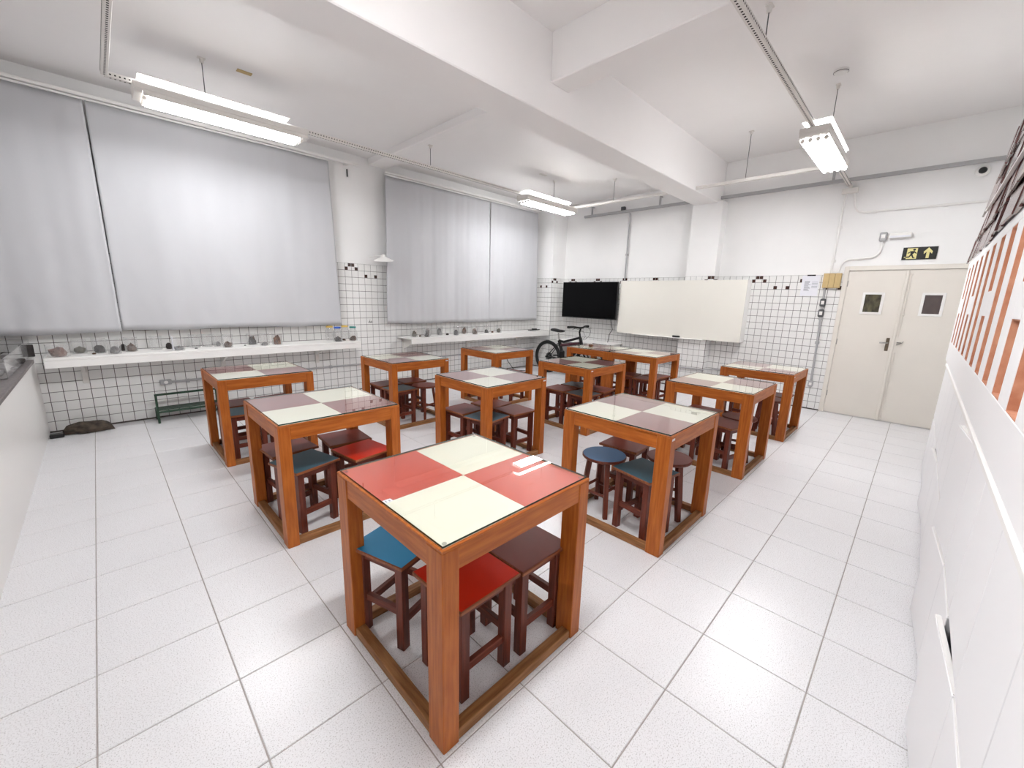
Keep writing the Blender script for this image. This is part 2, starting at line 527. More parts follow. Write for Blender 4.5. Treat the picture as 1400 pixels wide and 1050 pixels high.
fnn = lambda u, z: (u, Y1 - .001, z)
accents(wall_n, 2.172, fnn, 0); lows(wall_n, 2.48, fnn, 0)
fne = lambda u, z: (X1 - .001, u, z)
for c in (4.655, 4.02, 3.395, 2.765, 1.04, 0.40):
    accents(wall_e, c, fne, A_E)
for c in (0.728, 0.05 + .05):
    lows(wall_e, c, fne, A_E)
accents(wall_e, 1.70, lambda u, z: (6.599, u, z), A_E)
lows(wall_e, 5.12, lambda u, z: (6.369, u, z), A_E)
accents(wall_e, 6.455, lambda u, z: (u, 4.899, z), 0)

# ------------------------------------------------------------------ doors
DX = X1 - .012
df = MB()
df.box(X1 - .03, X1 + .02, -.055, .0, 0, 2.07, c=.004)
df.box(X1 - .03, X1 + .02, -1.31, -1.255, 0, 2.07, c=.004)
df.box(X1 - .03, X1 + .02, -1.255, -.055, 2.012, 2.07, c=.004)
tag(df.build('trim_1', M_CREAM), 'cream painted frame around the double door', 'door frame', kind='structure')


def door_leaf(name, y0, y1, pane_y0, pane_y1, pane, label, first):
    t = thing(name, label, 'door', (X1, (y0 + y1) / 2, 0), kind='structure')
    def L(x0, x1, a, b, z0, z1, c=0): return MB().box(x0 - X1, x1 - X1, a - (y0 + y1) / 2, b - (y0 + y1) / 2, z0, z1, c=c)
    m = MB()
    yc = (y0 + y1) / 2
    a0, a1 = pane_y0, pane_y1
    for (p, q, r, s) in ((y0, a0, .012, 2.008), (a1, y1, .012, 2.008), (a0, a1, .012, 1.46), (a0, a1, 1.70, 2.008)):
        m.box(DX - X1, .02, p - yc, q - yc, r, s)
    m.build('door_panel', M_CREAM, t)
    f = MB()
    for (p, q, r, s) in ((a0 - .025, a0 + .004, 1.435, 1.725), (a1 - .004, a1 + .025, 1.435, 1.725), (a0, a1, 1.435, 1.464), (a0, a1, 1.696, 1.725)):
        f.box(DX - .008 - X1, DX + .005 - X1, p - yc, q - yc, r, s, c=.002)
    fo = f.build('pane_frame', M_WHITE, t)
    MB().box(DX + .002 - X1, DX + .008 - X1, a0 - yc, a1 - yc, 1.46, 1.70).build('pane', pane, fo)
    if first:
        h = MB().box(DX - .006 - X1, DX - X1, y0 + .035 - yc, y0 + .07 - yc, .96, 1.135, c=.004)
        ho = h.build('handle_plate', M_BRONZE, t)
        MB().tube([(DX - X1, y0 + .052 - yc, 1.07), (DX - .045 - X1, y0 + .052 - yc, 1.07), (DX - .05 - X1, y0 + .07 - yc, 1.07), (DX - .05 - X1, y0 + .13 - yc, 1.068)], .009, 8).build('lever', M_STEEL, ho, True)
        for z in (.25, 1.0, 1.8):
            MB().tube([(DX - .004 - X1, y1 - .002 - yc, z), (DX - .004 - X1, y1 - .002 - yc, z + .08)], .006, 6).build('hinge', M_STEEL, t)
    else:
        MB().box(DX - .012 - X1, DX - X1, y1 - .012 - yc, y1 + .018 - yc, .012, 2.006, c=.003).build('meeting_strip', M_CREAM, t)
        yy = y1 - .035 - yc
        bo = MB().tube([(DX - .008 - X1, yy, .05), (DX - .008 - X1, yy, .95)], .004, 6).tube([(DX - .008 - X1, yy, 1.16), (DX - .008 - X1, yy, 1.97)], .004, 6).build('bolt_rod', M_CREAM, t)
        for z in (.04, .55, 1.45, 1.96):
            MB().box(DX - .015 - X1, DX - X1, yy - .015, yy + .015, z - .012, z + .012, c=.003).build('rod_guide', M_CREAM, bo)
        MB().lathe([(.0, 0), (.022, 0), (.022, .012), (0, .012)], 12).build('latch', M_STEEL, t, loc=(DX - .014 - X1, yy - .02, 1.075))
        MB().tube([(DX - .012 - X1, yy, 1.05), (DX - .03 - X1, yy - .02, 1.06), (DX - .03 - X1, yy - .05, 1.08), (DX - .012 - X1, yy - .06, 1.10)], .004, 6).build('hasp', M_STEEL, t)
    return t


door_leaf('door_1', -.648, -.057, -.445, -.27, M_PANE1, 'cream door leaf with bronze lever handle and glass pane with painted reflections', True)
door_leaf('door_2', -1.253, -.652, -1.012, -.848, M_PANE2, 'cream door leaf with vertical bolt rod and smoked glass pane', False)

# ------------------------------------------------------------------ light fittings and trunking
LZ = 3.02          # tube height


def luminaire(cx, cy, label, up, tube_mat=None):
    t = thing('fluorescent_luminaire', label, 'ceiling light', (cx, cy, 3.0), group='four-tube fluorescent battens hung from the trunking')
    MB().box(-.655, .655, -.118, .118, .065, .118, c=.006).build('housing', M_WHITEMET, t)
    for s in (-1, 1):
        MB().box(.60 * s, .655 * s, -.115, .115, .038, .07, c=.004).build('end_cap', M_WHITEMET, t)
    pins = MB()
    for k in range(4):
        y = -.09 + .06 * k
        tb = MB().tube([(-.585, y, .02), (-.2, y, .02), (.2, y, .02), (.585, y, .02)], .017, 10).build('tube', tube_mat or M_TUBE, t, True)
        MB().tube([(-.605, y, .02), (-.58, y, .02)], .018, 10).tube([(.58, y, .02), (.605, y, .02)], .018, 10).build('tube_cap', M_WHITEMET, tb, True)
    for sg in (-1, 1):
        MB().box(-.60, .60, sg * .113, sg * .117, .026, .068).build('side_skirt', M_WHITEMET, t)
    for k in range(3):
        y = -.06 + .06 * k
        MB().box(-.598, .598, y - .002, y + .002, .012, .0598).build('tube_divider', M_WHITEMET, t)
    MB().box(-.60, .60, -.112, .112, .0602, .0648).build('reflector', M_WHITE, t)
    p = MB().box(-.62, .50, -.115, .115, .176, .181, c=.002).build('upper_plate', M_WHITEMET, t)
    MB().box(-.60, .48, -.095, .095, .158, .1755).build('upper_diffuser', UPLIT[up], p)
    for x in (-.5, .4):
        MB().box(x - .01, x + .01, -.018, .018, .1185, .1578).build('spacer', M_WHITEMET, p)
    return t


R1, R2, XC = 3.945, 0.118, 5.70
luminaire(0.46, R1, 'lit four-tube fluorescent batten in front of the left curtain', 8, M_TUBE2)
luminaire(5.0, R1 - .03, 'lit four-tube fluorescent batten in the far corner by the television', 16, M_TUBE2)
luminaire(4.84, R2 - .02, 'lit four-tube fluorescent batten hanging nearest the double door', 16)
luminaire(0.46, R2 - .02, 'lit four-tube fluorescent batten above the nearest table', 50)


def trunk(name, label, a, b, holes=True):
    (x0, y0), (x1, y1) = a, b
    t = thing(name, label, 'cable trunking', (x0, y0, 0))
    L = math.hypot(x1 - x0, y1 - y0); ang = math.atan2(y1 - y0, x1 - x0)
    t.rotation_euler = (0, 0, ang)
    zb, zt, w = 3.1185, 3.157, .021
    m = MB().box(0, L, -w, w, zb, zt, c=.003)
    m.build('channel', M_WHITEMET, t)
    if holes:
        h = MB(); x = .03
        while x < L - .02:
            h.box(x, x + .011, -.006, .006, zb - .0008, zb + .001)
            h.box(x, x + .011, -w - .0008, -w + .001, zb + .014, zb + .024)
            h.box(x, x + .011, w - .001, w + .0008, zb + .014, zb + .024)
            x += .028
        tag(h.build('perforation', M_HOLE, t), kind='stuff')
    return t


def wires(t, spots):
    """suspension rods: world x, y, ceiling height"""
    ang = t.rotation_euler[2]; loc = t.location
    for x, y, zc in spots:
        d = Vector((x - loc.x, y - loc.y)); c, s = math.cos(-ang), math.sin(-ang)
        lx, ly = d.x * c - d.y * s, d.x * s + d.y * c
        w = MB().tube([(lx, ly, 3.156), (lx, ly, zc - .03)], .0035, 6).build('suspension_rod', M_DGREY, t)
        MB().box(lx - .03, lx + .03, ly - .02, ly + .02, zc - .008, zc, c=.002).lathe([(.014, -.04), (.018, -.008)], 10, (lx, ly, zc)).build('ceiling_bracket', M_WHITEMET, w)


tr = trunk('cable_trunking', 'white perforated trunking carrying the lights along the curtain side', (-.35, R1), (XC, R1))
wires(tr, [(.30, R1, ZL), (2.66, R1, 3.40), (5.16, R1, ZL)])
tr = trunk('cable_trunking', 'white perforated trunking running overhead from the foreground to the door light', (-.35, R2), (6.78, R2))
wires(tr, [(2.60, R2, 3.35), (5.0, R2, ZC), (.3, R2, ZC)])
tr = trunk('cable_trunking', 'white trunking crossing the room in front of the whiteboard wall', (XC, .14), (XC, R1 - .022), holes=False)
wires(tr, [(XC, 3.1, ZL), (XC, 1.1, ZC)])
tr = trunk('cable_trunking', 'white perforated trunking coming forward at the left edge of the ceiling', (-.35, R2 + .022), (-.35, R1 - .022))
wires(tr, [(-.35, 1.0, ZC)])

# ------------------------------------------------------------------ curtains and rails


def curtain(x0, x1, ztop, zbot, label, seed, slant0=0.0, slant1=0.0, amp=.018, freq=9.0, y=5.215):
    rnd = random.Random(seed)
    nx = max(20, int((x1 - x0) / .022)); nz = 34
    ph = [rnd.uniform(0, 6.28) for _ in range(6)]
    v = []; f = []
    for j in range(nz + 1):
        w = j / nz
        for i in range(nx + 1):
            u = i / nx
            xx = (x0 + slant0 * w) * (1 - u) + (x1 + slant1 * w) * u
            z = ztop + (zbot - ztop) * w
            s = xx * freq
            k = .5 + .7 * noise.noise(Vector((xx * 1.3, 0, seed)))
            d = amp * k * (math.sin(s + ph[0] + .5 * math.sin(2.1 * w + ph[3])) + .55 * math.sin(2.3 * s + ph[1] + 1.2 * w) + .25 * math.sin(4.7 * s + ph[2]))
            d += .016 * noise.noise(Vector((xx * 2.2, z * 1.1, seed + 3))) + .008 * noise.noise(Vector((xx * 9 + z * 3, z * 4, seed + 7))) * (w ** 2)
            zz = z + (.008 * math.sin(xx * 5 + ph[4]) if j == nz else 0)
            v.append((xx, y + d * (.55 + .45 * w), zz))
    for j in range(nz):
        for i in range(nx):
            a = j * (nx + 1) + i
            f.append((a, a + 1, a + nx + 2, a + nx + 1))
    m = MB(); m.add(v, f)
    o = m.build('curtain', M_CURT, smooth=True)
    so = o.modifiers.new('solid', 'SOLIDIFY'); so.thickness = .003
    hm = MB()
    tag(o, label, 'curtain', 'light grey blackout curtains')
    return o


curtain(-1.55, -.47, 3.275, 1.035, 'light grey curtain panel hanging at the far left edge', 3, 0, .01, freq=8, amp=.022)
curtain(-.455, 1.86, 3.275, 1.055, 'wide light grey curtain panel behind the left light fitting', 5, 0, .06, freq=6, amp=.012)
curtain(2.70, 4.83, 3.275, 1.05, 'light grey curtain panel with soft folds right of the tiled strip', 8, -.05, .02, freq=11, amp=.02)
curtain(4.86, 6.20, 3.275, 1.06, 'narrow light grey curtain panel next to the corner pillar', 12, 0, .06, freq=10, amp=.014)


def rail(x0, x1, label):
    t = thing('curtain_rail', label, 'curtain rail', (x0, 5.21, 3.3))
    L = x1 - x0
    MB().box(0, L, -.022, .028, 0, .035, c=.006).build('rail_profile', M_WHITE, t)
    MB().box(.02, L - .45, -.03, -.018, -.03, -.012, c=.003).build('glider_track', M_WHITE, t)
    for k in range(int(L / 1.2) + 1):
        x = min(.15 + k * 1.2, L - .05)
        MB().box(x - .02, x + .02, .025, Y1 - 5.21 - .001, .005, .03, c=.003).build('wall_bracket', M_WHITE, t)
    return t


rail(-1.6, 2.29, 'white curtain rail above the left window')
rail(2.70, 6.25, 'white curtain rail above the window by the corner')
tag(MB().box(2.175, 2.19, 5.345, 5.366, 3.17, 3.27, c=.002).build('rail_hook', M_DGREY), 'small dark hook on the wall between the two curtains', 'hook')

# ------------------------------------------------------------------ wall shelves


def shelf(x0, x1, label, brackets, yf=4.90):
    t = thing('wall_shelf', label, 'shelf', (x0, Y1 - .01, 0))
    L = x1 - x0; d = Y1 - .01 - yf
    MB().box(0, L, -d, 0, .808, .832, c=.003).build('shelf_board', M_WHITE, t)
    MB().box(0, L, -d, -d + .02, .735, .807, c=.003).build('front_apron', M_WHITE, t)
    for k in brackets:
        x = k - x0
        b = MB().box(x - .025, x + .025, -.03, -.002, .50, .805, c=.004)
        b.prism([(-.03, .62), (-.03, .80), (-d + .03, .80), (-d + .03, .77)], x - .01, x + .01, lambda a, bb, dd: (dd, a, bb))
        b.build('shelf_bracket', M_WHITEMET, t)
    return t


shelf(-1.04, 2.06, 'long white wall shelf of rock samples under the left curtain', (-.80, .43, 1.58))
shelf(2.905, 6.355, 'white wall shelf of rock samples under the curtain by the corner', (3.02, 4.4, 5.8))

# granite-topped ledge on the left
lt = thing('granite_ledge', 'low white wall with a grey granite top along the left edge', 'ledge', (-1.3, 0, 0))
MB().box(-.44, .17, -1.60, 5.35, 0, .80).build('ledge_front', M_WHITE, lt)
MB().box(-.44, .205, -1.60, 4.88, .802, .832, c=.004).build('granite_top', M_GRAN, lt)
MB().box(-.44, .02, 4.885, 5.35, .802, .832, c=.004).build('granite_return', M_GRAN, lt)

# glass tank with dry twigs on the ledge
gt = thing('glass_tank', 'low clear glass tank of stones and dry twigs on the granite ledge', 'tank', (-1.42, 4.55, .834))
pn = []
for nm, bx in (('pane', (-.24, .28, .79, .795, 0, .15)), ('pane', (-.24, .28, -.795, -.79, 0, .15)), ('pane', (.275, .28, -.79, .79, 0, .15)), ('pane', (-.24, -.235, -.79, .79, 0, .15))):
    MB().box(*bx).build('pane', M_CLEAR, gt)
MB().box(-.235, .275, -.79, .79, 0, .006).build('tank_base', M_GRAN, gt)
rnd = random.Random(4)
tw = MB()
for k in range(16):
    a = rnd.uniform(0, 6.28); l = rnd.uniform(.08, .2); cx, cy = rnd.uniform(-.1, .1), rnd.uniform(.35, .6)
    tw.tube([(cx, cy, .012), (cx + l * .5 * math.cos(a), cy + l * .5 * math.sin(a), .06), (cx + l * math.cos(a), cy + l * math.sin(a), rnd.uniform(.04, .12))], .004, 5, rr=[.006, .004, .002])
tag(tw.build('dry_twigs', ROCKS['dark']), 'dry dark twigs lying inside the glass tank', 'twigs', kind='stuff').location = gt.location


def rock_mesh(name, m, sx, sy, sz, seed, sub=2, rough=.35):
    bm = bmesh.new(); bmesh.ops.create_icosphere(bm, subdivisions=sub, radius=1)
    for v in bm.verts:
        n = noise.noise(v.co * 1.3 + Vector((seed * 3.1, seed, 0))) + .5 * noise.noise(v.co * 3.1 + Vector((seed, 0, seed)))
        v.co *= 1 + rough * n
        v.co.x *= sx; v.co.y *= sy; v.co.z *= sz
        v.co.z = max(v.co.z, -sz * .55)
    lo = min(v.co.z for v in bm.verts)
    for v in bm.verts: v.co.z -= lo
    me = bpy.data.meshes.new(name); bm.to_mesh(me); bm.free(); me.materials.append(m)
    return me


def rock(x, y, z, kind, sx, sy, sz, seed, label, group=None, name='rock', rz=0.0):
    o = obj(name, rock_mesh(name, ROCKS[kind], sx, sy, sz, seed), None, (x, y, z), rz)
    return tag(o, label, 'rock', group)


for k, (x, y, kd, s) in enumerate([(-1.22, 4.10, 'grey', .09), (-1.30, 4.32, 'pink', .08), (-1.20, 4.55, 'dark', .08), (-1.45, 4.45, 'grey', .1), (-1.24, 3.92, 'grey', .07)]):
    rock(x, y, .841, kd, s, s * .8, s * .5, 50 + k, ['flat grey stone at the near end of the glass tank', 'pinkish stone in the middle of the glass tank', 'dark stone against the front glass of the tank', 'large grey stone towards the back of the tank', 'small grey stone nearest the camera in the glass tank'][k], 'stones in the glass tank')
tag(B(-1.19, -1.10, 5.10, 5.13, .834, .95, c=.004).build('slate_slab', ROCKS['dark']), 'dark slate slab standing at the shelf corner by the tank', 'slab')

# ------------------------------------------------------------------ sample tubs and jars
SH = .833


def cup_mesh(r, h, square=False):
    m = MB()
    if square:
        seg = 24; pr = []
        def ring(rr, z):
            out = []
            for k in range(seg):
                a = 2 * PI * k / seg
                c, s = math.cos(a), math.sin(a); q = 1 / (abs(c) ** 6 + abs(s) ** 6) ** (1 / 6)
                out.append((rr * c * q, rr * s * q, z))
            return out
        rings = [ring(r * .92, .001), ring(r * .94, .006), ring(r, h)]
        vs = sum(rings, []); fs = [tuple(range(seg))]
        for i in range(2):
            for k in range(seg):
                fs.append((i * seg + k, i * seg + (k + 1) % seg, (i + 1) * seg + (k + 1) % seg, (i + 1) * seg + k))
        m.add(vs, fs)
    else:
        m.lathe([(r * .9, .001), (r * .93, .006), (r, h)], 24, cap=False)
        m.add([(r * .9 * math.cos(2 * PI * k / 24), r * .9 * math.sin(2 * PI * k / 24), .001) for k in range(24)], [tuple(range(24))])
    return m.mesh('cup_wall', M_CLEAR, True)


CUPS = {k: cup_mesh(*v) for k, v in {'r': (.056, .15, False), 'w': (.085, .12, False), 's': (.055, .14, True), 't': (.045, .16, False)}.items()}
RIMS = {k: MB().tube([(v[0] * math.cos(2 * PI * i / 24), v[0] * math.sin(2 * PI * i / 24), v[1]) for i in range(24)], .0018, 5, closed=True).mesh('cup_rim', M_CLEAR, True) for k, v in {'r': (.056, .15), 'w': (.085, .12), 't': (.045, .16)}.items()}


def tub(x, y, kind, label):
    t = thing('sample_tub', label, 'tub', (x, y, SH), group='clear plastic sample tubs on the wall shelves')
    obj('cup_wall', CUPS[kind], t)
    if kind in RIMS: obj('cup_rim', RIMS[kind], t)
    return t


SAMP = [
    # x, y, tub kind or None, rock kind, rock size, what
    (-.94, 5.02, 'w', 'pink', (.062, .05, .045), 'pinkish brown', 'first at the left end'),
    (-.80, 5.22, 's', 'olive', (.042, .035, .036), 'olive', 'second from the left end'),
    (-.655, 5.16, 'r', 'dark', (.042, .03, .04), 'dark wedge-shaped', 'third from the left end'),
    (-.545, 5.01, 'r', 'grey', (.042, .035, .04), 'bluish grey', 'front of the left pair'),
    (-.41, 5.14, 'r', 'brown', (.042, .038, .042), 'brown pyramid', 'beside the left curtain split'),
    (-.20, 5.20, 'r', None, None, '', 'empty, before the white divider'),
    (-.02, 5.03, 's', 'grey', (.042, .03, .022), 'flat grey', 'with a white divider'),
    (.15, 5.21, 'r', None, None, '', 'empty, left of the empty pair'),
    (.27, 5.22, 'r', None, None, '', 'empty, right of the empty pair'),
    (.385, 5.23, 's', 'grey', (.022, .02, .03), 'small grey', 'behind the slanted rock'),
    (.45, 5.05, 'r', 'brown', (.044, .03, .034), 'slanted brown', 'mid shelf'),
    (.745, 5.22, 's', 'dark', (.042, .035, .055), 'blocky dark', 'left of the middle three'),
    (.845, 5.04, 'r', 'grey', (.04, .035, .02), 'low grey', 'middle of the middle three'),
    (1.0, 5.08, 's', 'rust', (.043, .038, .06), 'tall rusty brown', 'right of the middle three'),
]
SAMP2 = [
    (3.10, 5.14, 's', 'olive', (.042, .03, .045), 'olive grey', 'first at the left end'),
    (3.265, 5.01, 'r', 'dark', (.04, .03, .034), 'dark pointed', 'second from the left end'),
    (3.40, 5.20, 's', 'dark', (.035, .03, .06), 'upright dark', 'third from the left end'),
    (3.66, 5.20, 'r', 'grey', (.042, .03, .06), 'pale grey arched', 'fourth from the left end'),
    (3.90, 5.03, 'r', 'grey', (.043, .035, .05), 'dark grey wedge', 'fifth from the left end'),
    (4.22, 5.20, 's', 'rust', (.043, .035, .06), 'speckled rusty', 'sixth from the left end'),
    (4.33, 5.02, 'r', 'brown', (.043, .035, .035), 'brown wedge', 'seventh from the left end'),
    (4.74, 5.16, 'r', 'dark', (.042, .03, .032), 'dark low', 'left of the last pair'),
    (5.02, 5.10, 'r', 'olive', (.043, .035, .038), 'olive round', 'right of the last pair'),
]
sd = 0
for lst, sn in ((SAMP, 'long shelf'), (SAMP2, 'corner shelf')):
    for x, y, k, rk, rs, what, where in lst:
        sd += 1
        if rk is None:
            tub(x, y, k, f'empty clear tub on the {sn}, {where.replace("empty, ", "")}')
        else:
            tub(x, y, k, f'clear tub of {what} rock on the {sn}, {where}')
            rock(x, y, SH + .003, rk, rs[0], rs[1], rs[2] * 1.25, sd, f'{what} rock in the {sn} tub {where}', 'rock samples in tubs')
LOOSE = [(-.70, 5.05, 'brown', .016, 'tiny brown pebble beside the olive rock tub on the long shelf'), (-.475, 5.24, 'dark', .03, 'small dark upright rock behind the left tub pair on the long shelf'),
         (-.09, 5.20, 'dark', .03, 'dark narrow rock left of the divided tub on the long shelf'), (.14, 5.06, 'grey', .014, 'tiny grey chip right of the divided tub on the long shelf'),
         (.64, 5.1, 'grey', .012, 'tiny grey chip right of the slanted rock on the long shelf'), (1.90, 5.12, 'brown', .024, 'brown pebble between the two lidded jar pairs'),
         (3.19, 5.10, 'brown', .022, 'brown pebble between the first corner shelf tubs'), (3.77, 5.12, 'dark', .03, 'dark pebble between the grey rocks on the corner shelf'),
         (4.48, 5.22, 'rust', .04, 'rusty upright rock beside the brown wedge on the corner shelf'), (4.88, 5.14, 'rust', .026, 'yellowish pebble between the last pair of corner shelf tubs')]
for x, y, k, s, lb in LOOSE:
    sd += 1
    up = 1.6 if ('upright' in lb or 'narrow' in lb) else .7
    rock(x, y, SH, k, s, s * .8, s * up, sd, lb, 'loose rocks on the shelves')
tag(B(-.075, -.068, 4.99, 5.08, SH + .003, SH + .15).build('divider_card', M_PAPER), 'white card divider standing at the tub with flat grey rock', 'card')
LIDS = {'blue': mat('blue jar lid', (44, 92, 190), 0.4), 'green': mat('green jar lid', (40, 130, 122), 0.4), 'yellow': mat('yellow jar lid', (226, 190, 96), 0.4)}


def jar(x, y, lid, rk, label):
    t = thing('lidded_jar', label, 'jar', (x, y, SH), group='clear jars with coloured lids')
    MB().lathe([(.055, .001), (.062, .012), (.064, .10), (.058, .145), (.042, .165), (.042, .19)], 22, cap=False).build('jar_body', M_CLEAR, t, True)
    MB().lathe([(.046, .188), (.046, .206), (.042, .21)], 22).build('lid', LIDS[lid], t, True)
    if rk:
        global sd
        sd += 1
        rock(x, y, SH + .004, rk, .05, .044, .045, sd, f'{"dark" if rk == "dark" else "brown"} rock inside the jar with the {lid} lid', 'rocks in lidded jars')


jar(1.775, 5.03, 'blue', 'dark', 'clear jar with a blue lid holding dark rock near the shelf end')
jar(1.745, 5.24, 'yellow', None, 'clear jar with a yellow lid behind the blue-lidded jar')
jar(2.00, 5.03, 'green', 'brown', 'clear jar with a green lid holding brown rock at the shelf end')
jar(1.97, 5.24, 'yellow', None, 'clear jar with a yellow lid behind the green-lidded jar')
bi = thing('camera_tripod', 'small black folded tripod lying on the corner shelf', 'tripod', (6.1, 5.12, SH))
for k in range(3):
    MB().tube([(-.16, -.03 + .03 * k, .012), (.15, -.02 + .02 * k, .014)], .008, 6).build('leg', M_BLACK, bi)
MB().box(-.05, .06, -.04, .04, .02, .045, c=.01).build('head', M_BLACK, bi)
MB().tube([(.1, 0, .02), (.2, .02, .018)], .006, 6).build('pan_handle', M_BLACK, bi)

# ------------------------------------------------------------------ tables
TS = .765; TH = .768


def make_table(kind, second='maroon'):
    t = thing('square_table', 'square table', 'table', group='square glass-topped tables in a grid')
    lx, ly = .066, .088
    for sx in (0, 1):
        for sy in (0, 1):
            a = (0, lx) if sx == 0 else (TS - lx, TS); b = (0, ly) if sy == 0 else (TS - ly, TS)
            MB().box(a[0], a[1], b[0], b[1], 0, TH - .010, c=.003).build('leg', OAK['z'], t)
    for s in (0, 1):
        y = (.004, .030) if s == 0 else (TS - .030, TS - .004)
        MB().box(lx, TS - lx, y[0], y[1], TH - .092, TH - .010, c=.002).build('apron', OAK['x'], t)
        x = (.004, .030) if s == 0 else (TS - .030, TS - .004)
        MB().box(x[0], x[1], ly, TS - ly, TH - .092, TH - .010, c=.002).build('apron', OAK['y'], t)
        y = (.006, .05) if s == 0 else (TS - .05, TS - .006)
        MB().box(lx, TS - lx, y[0], y[1], .0, .042, c=.003).build('base_rail', OAKB['x'], t)
        x = (.006, .05) if s == 0 else (TS - .05, TS - .006)
        MB().box(x[0], x[1], ly, TS - ly, .0, .042, c=.003).build('base_rail', OAKB['y'], t)
    e = .012
    MB().box(0, TS, 0, e, TH - .010, TH, c=.002).box(0, TS, TS - e, TS, TH - .010, TH, c=.002).box(0, e, e, TS - e, TH - .010, TH, c=.002).box(TS - e, TS, e, TS - e, TH - .010, TH, c=.002).build('edge_band', OAK['x'], t)
    h = TS / 2
    for (x0, x1, y0, y1, n) in ((e, h, e, h, 0), (h, TS - e, h, TS - e, 0), (h, TS - e, e, h, 1), (e, h, h, TS - e, 1)):
        col = ('cream', second)[(n + (0 if kind == 'A' else 1)) % 2]
        p = MB().box(x0 + .0006, x1 - .0006, y0 + .0006, y1 - .0006, TH - .009, TH, c=.0008).build('top_panel', LAM[col], t)
        p['label'] = f'{col} square quarter of the table top'
    g = MB(); a, b, z0, z1 = .010, TS - .010, TH + .002, TH + .009
    g.add([(a, a, z1), (b, a, z1), (b, b, z1), (a, b, z1)], [(0, 1, 2, 3)], 0)
    g.add([(a, a, z0), (b, a, z0), (b, b, z0), (a, b, z0), (a, a, z1), (b, a, z1), (b, b, z1), (a, b, z1)], [(0, 1, 5, 4), (1, 2, 6, 5), (2, 3, 7, 6), (3, 0, 4, 7)], 1)
    go = g.build('glass_top', [M_GLASS, M_GEDGE], t, recalc=False)
    pads = []
    for (x, y) in ((.03, .03), (TS - .03, .03), (.03, TS - .03), (TS - .03, TS - .03)):
        MB().lathe([(.008, TH), (.008, TH + .002)], 12, (x, y, 0)).build('glass_pad', M_CLEAR, go)
    return t


TPR = make_table('A', 'red'); TPA = make_table('A'); TPB = make_table('B')
TAB = {
    1: (.020, .012, 'A', 'nearest square table with glossy red and cream top in the foreground', 'nearest table'),
    2: (.015, 1.580, 'A', 'second table along the left column, with an orange-topped stool under it', 'second table of the left column'),
    3: (1.590, .010, 'B', 'second table along the door-side column, with round blue stool and white asset tag', 'second table of the door-side column'),
    4: (.010, 3.185, 'A', 'table at the far left, closest to the green bench', 'table by the green bench'),
    5: (1.605, 1.595, 'A', 'table in the middle of the room behind the nearest one', 'middle table'),
    6: (1.585, 3.145, 'B', 'table between the two wall shelves, a round stool under it', 'table between the shelves'),
    7: (3.125, 3.140, 'A', 'table closest to the corner shelf, left of the bicycle', 'table before the corner shelf'),
    8: (3.130, 1.605, 'A', 'table whose dark top mirrors the television, in front of the bicycle', 'table mirroring the television'),
    9: (4.690, 1.600, 'A', 'table under the whiteboard, front one of the joined pair', 'front table of the joined pair'),
    10: (4.690, 2.367, 'B', 'table beside the bicycle, back one of the joined pair', 'back table of the joined pair'),
    11: (3.205, .015, 'A', 'third table along the door-side column', 'third table of the door-side column'),
    12: (4.690, .010, 'B', 'last table along the door-side column, closest to the double door', 'table closest to the door'),
}
usedA = usedB = False
TOBJ = {}
for k, (x, y, kd, lb, ph) in TAB.items():
    if k == 1:
        o = TPR
    elif kd == 'A':
        o = TPA if not usedA else copy_tree(TPA); usedA = True
    else:
        o = TPB if not usedB else copy_tree(TPB); usedB = True
    o.location = (x, y, 0); o['label'] = lb; TOBJ[k] = o
# asset tags stuck on some legs, a sticker on the nearest table
TAGM = B(-.017, .017, -.0008, 0, -.006, .006).mesh('asset_tag', M_PAPER)
DOTM = MB().box(-.012, -.006, -.0011, -.0007, -.002, .002).box(-.003, .008, -.0011, -.0007, -.002, .002).mesh('tag_print', M_INK)
for k, (dx, dy, a) in {3: (.03, 0, 0), 5: (TS - .03, 0, 0), 8: (.03, 0, 0), 12: (.03, 0, 0), 6: (TS - .03, 0, 0)}.items():
    o = obj('asset_tag', TAGM, TOBJ[k], (dx, dy, TH - .022), a)
    o['label'] = 'small white asset tag'
    obj('tag_print', DOTM, o)
st = MB().box(.018, .05, .375, .40, TH + .0005, TH + .0012).build('paper_sticker', M_PAPER, TOBJ[1])
MB().box(.024, .028, .38, .395, TH + .0012, TH + .0014).box(.036, .042, .38, .392, TH + .0012, TH + .0014).build('sticker_print', M_INK, st)

# ------------------------------------------------------------------ stools
SHT = .43


def make_square():
    t = thing('square_stool', 'stool', 'stool', group='low wooden stools under the tables')
    MB().box(-.155, .155, -.155, .155, SHT - .018, SHT - .001, c=.003).build('seat', SEATW['x'], t)
    m = MB().box(-.150, .150, -.150, .150, SHT - .0015, SHT + .0005).build('seat_laminate', LAM['brown'], t)
    for sx in (-1, 1):
        for sy in (-1, 1):
            cx, cy = sx * .112, sy * .112
            MB().box(cx - .020, cx + .020, cy - .020, cy + .020, 0, SHT - .0185, c=.002).build('leg', MAH['z'], t)
    for s in (-1, 1):
        MB().box(-.0915, .0915, s * .112 - .011, s * .112 + .011, .115, .150, c=.002).build('stretcher', MAH['x'], t)
        MB().box(s * .112 - .011, s * .112 + .011, -.0915, .0915, .160, .195, c=.002).build('stretcher', MAH['y'], t)
    for s in (-1, 1):
        MB().box(-.0915, .0915, s * .112 - .010, s * .112 + .010, SHT - .062, SHT - .0185).build('seat_rail', MAH['x'], t)
        MB().box(s * .112 - .010, s * .112 + .010, -.0915, .0915, SHT - .062, SHT - .0185).build('seat_rail', MAH['y'], t)
    return t


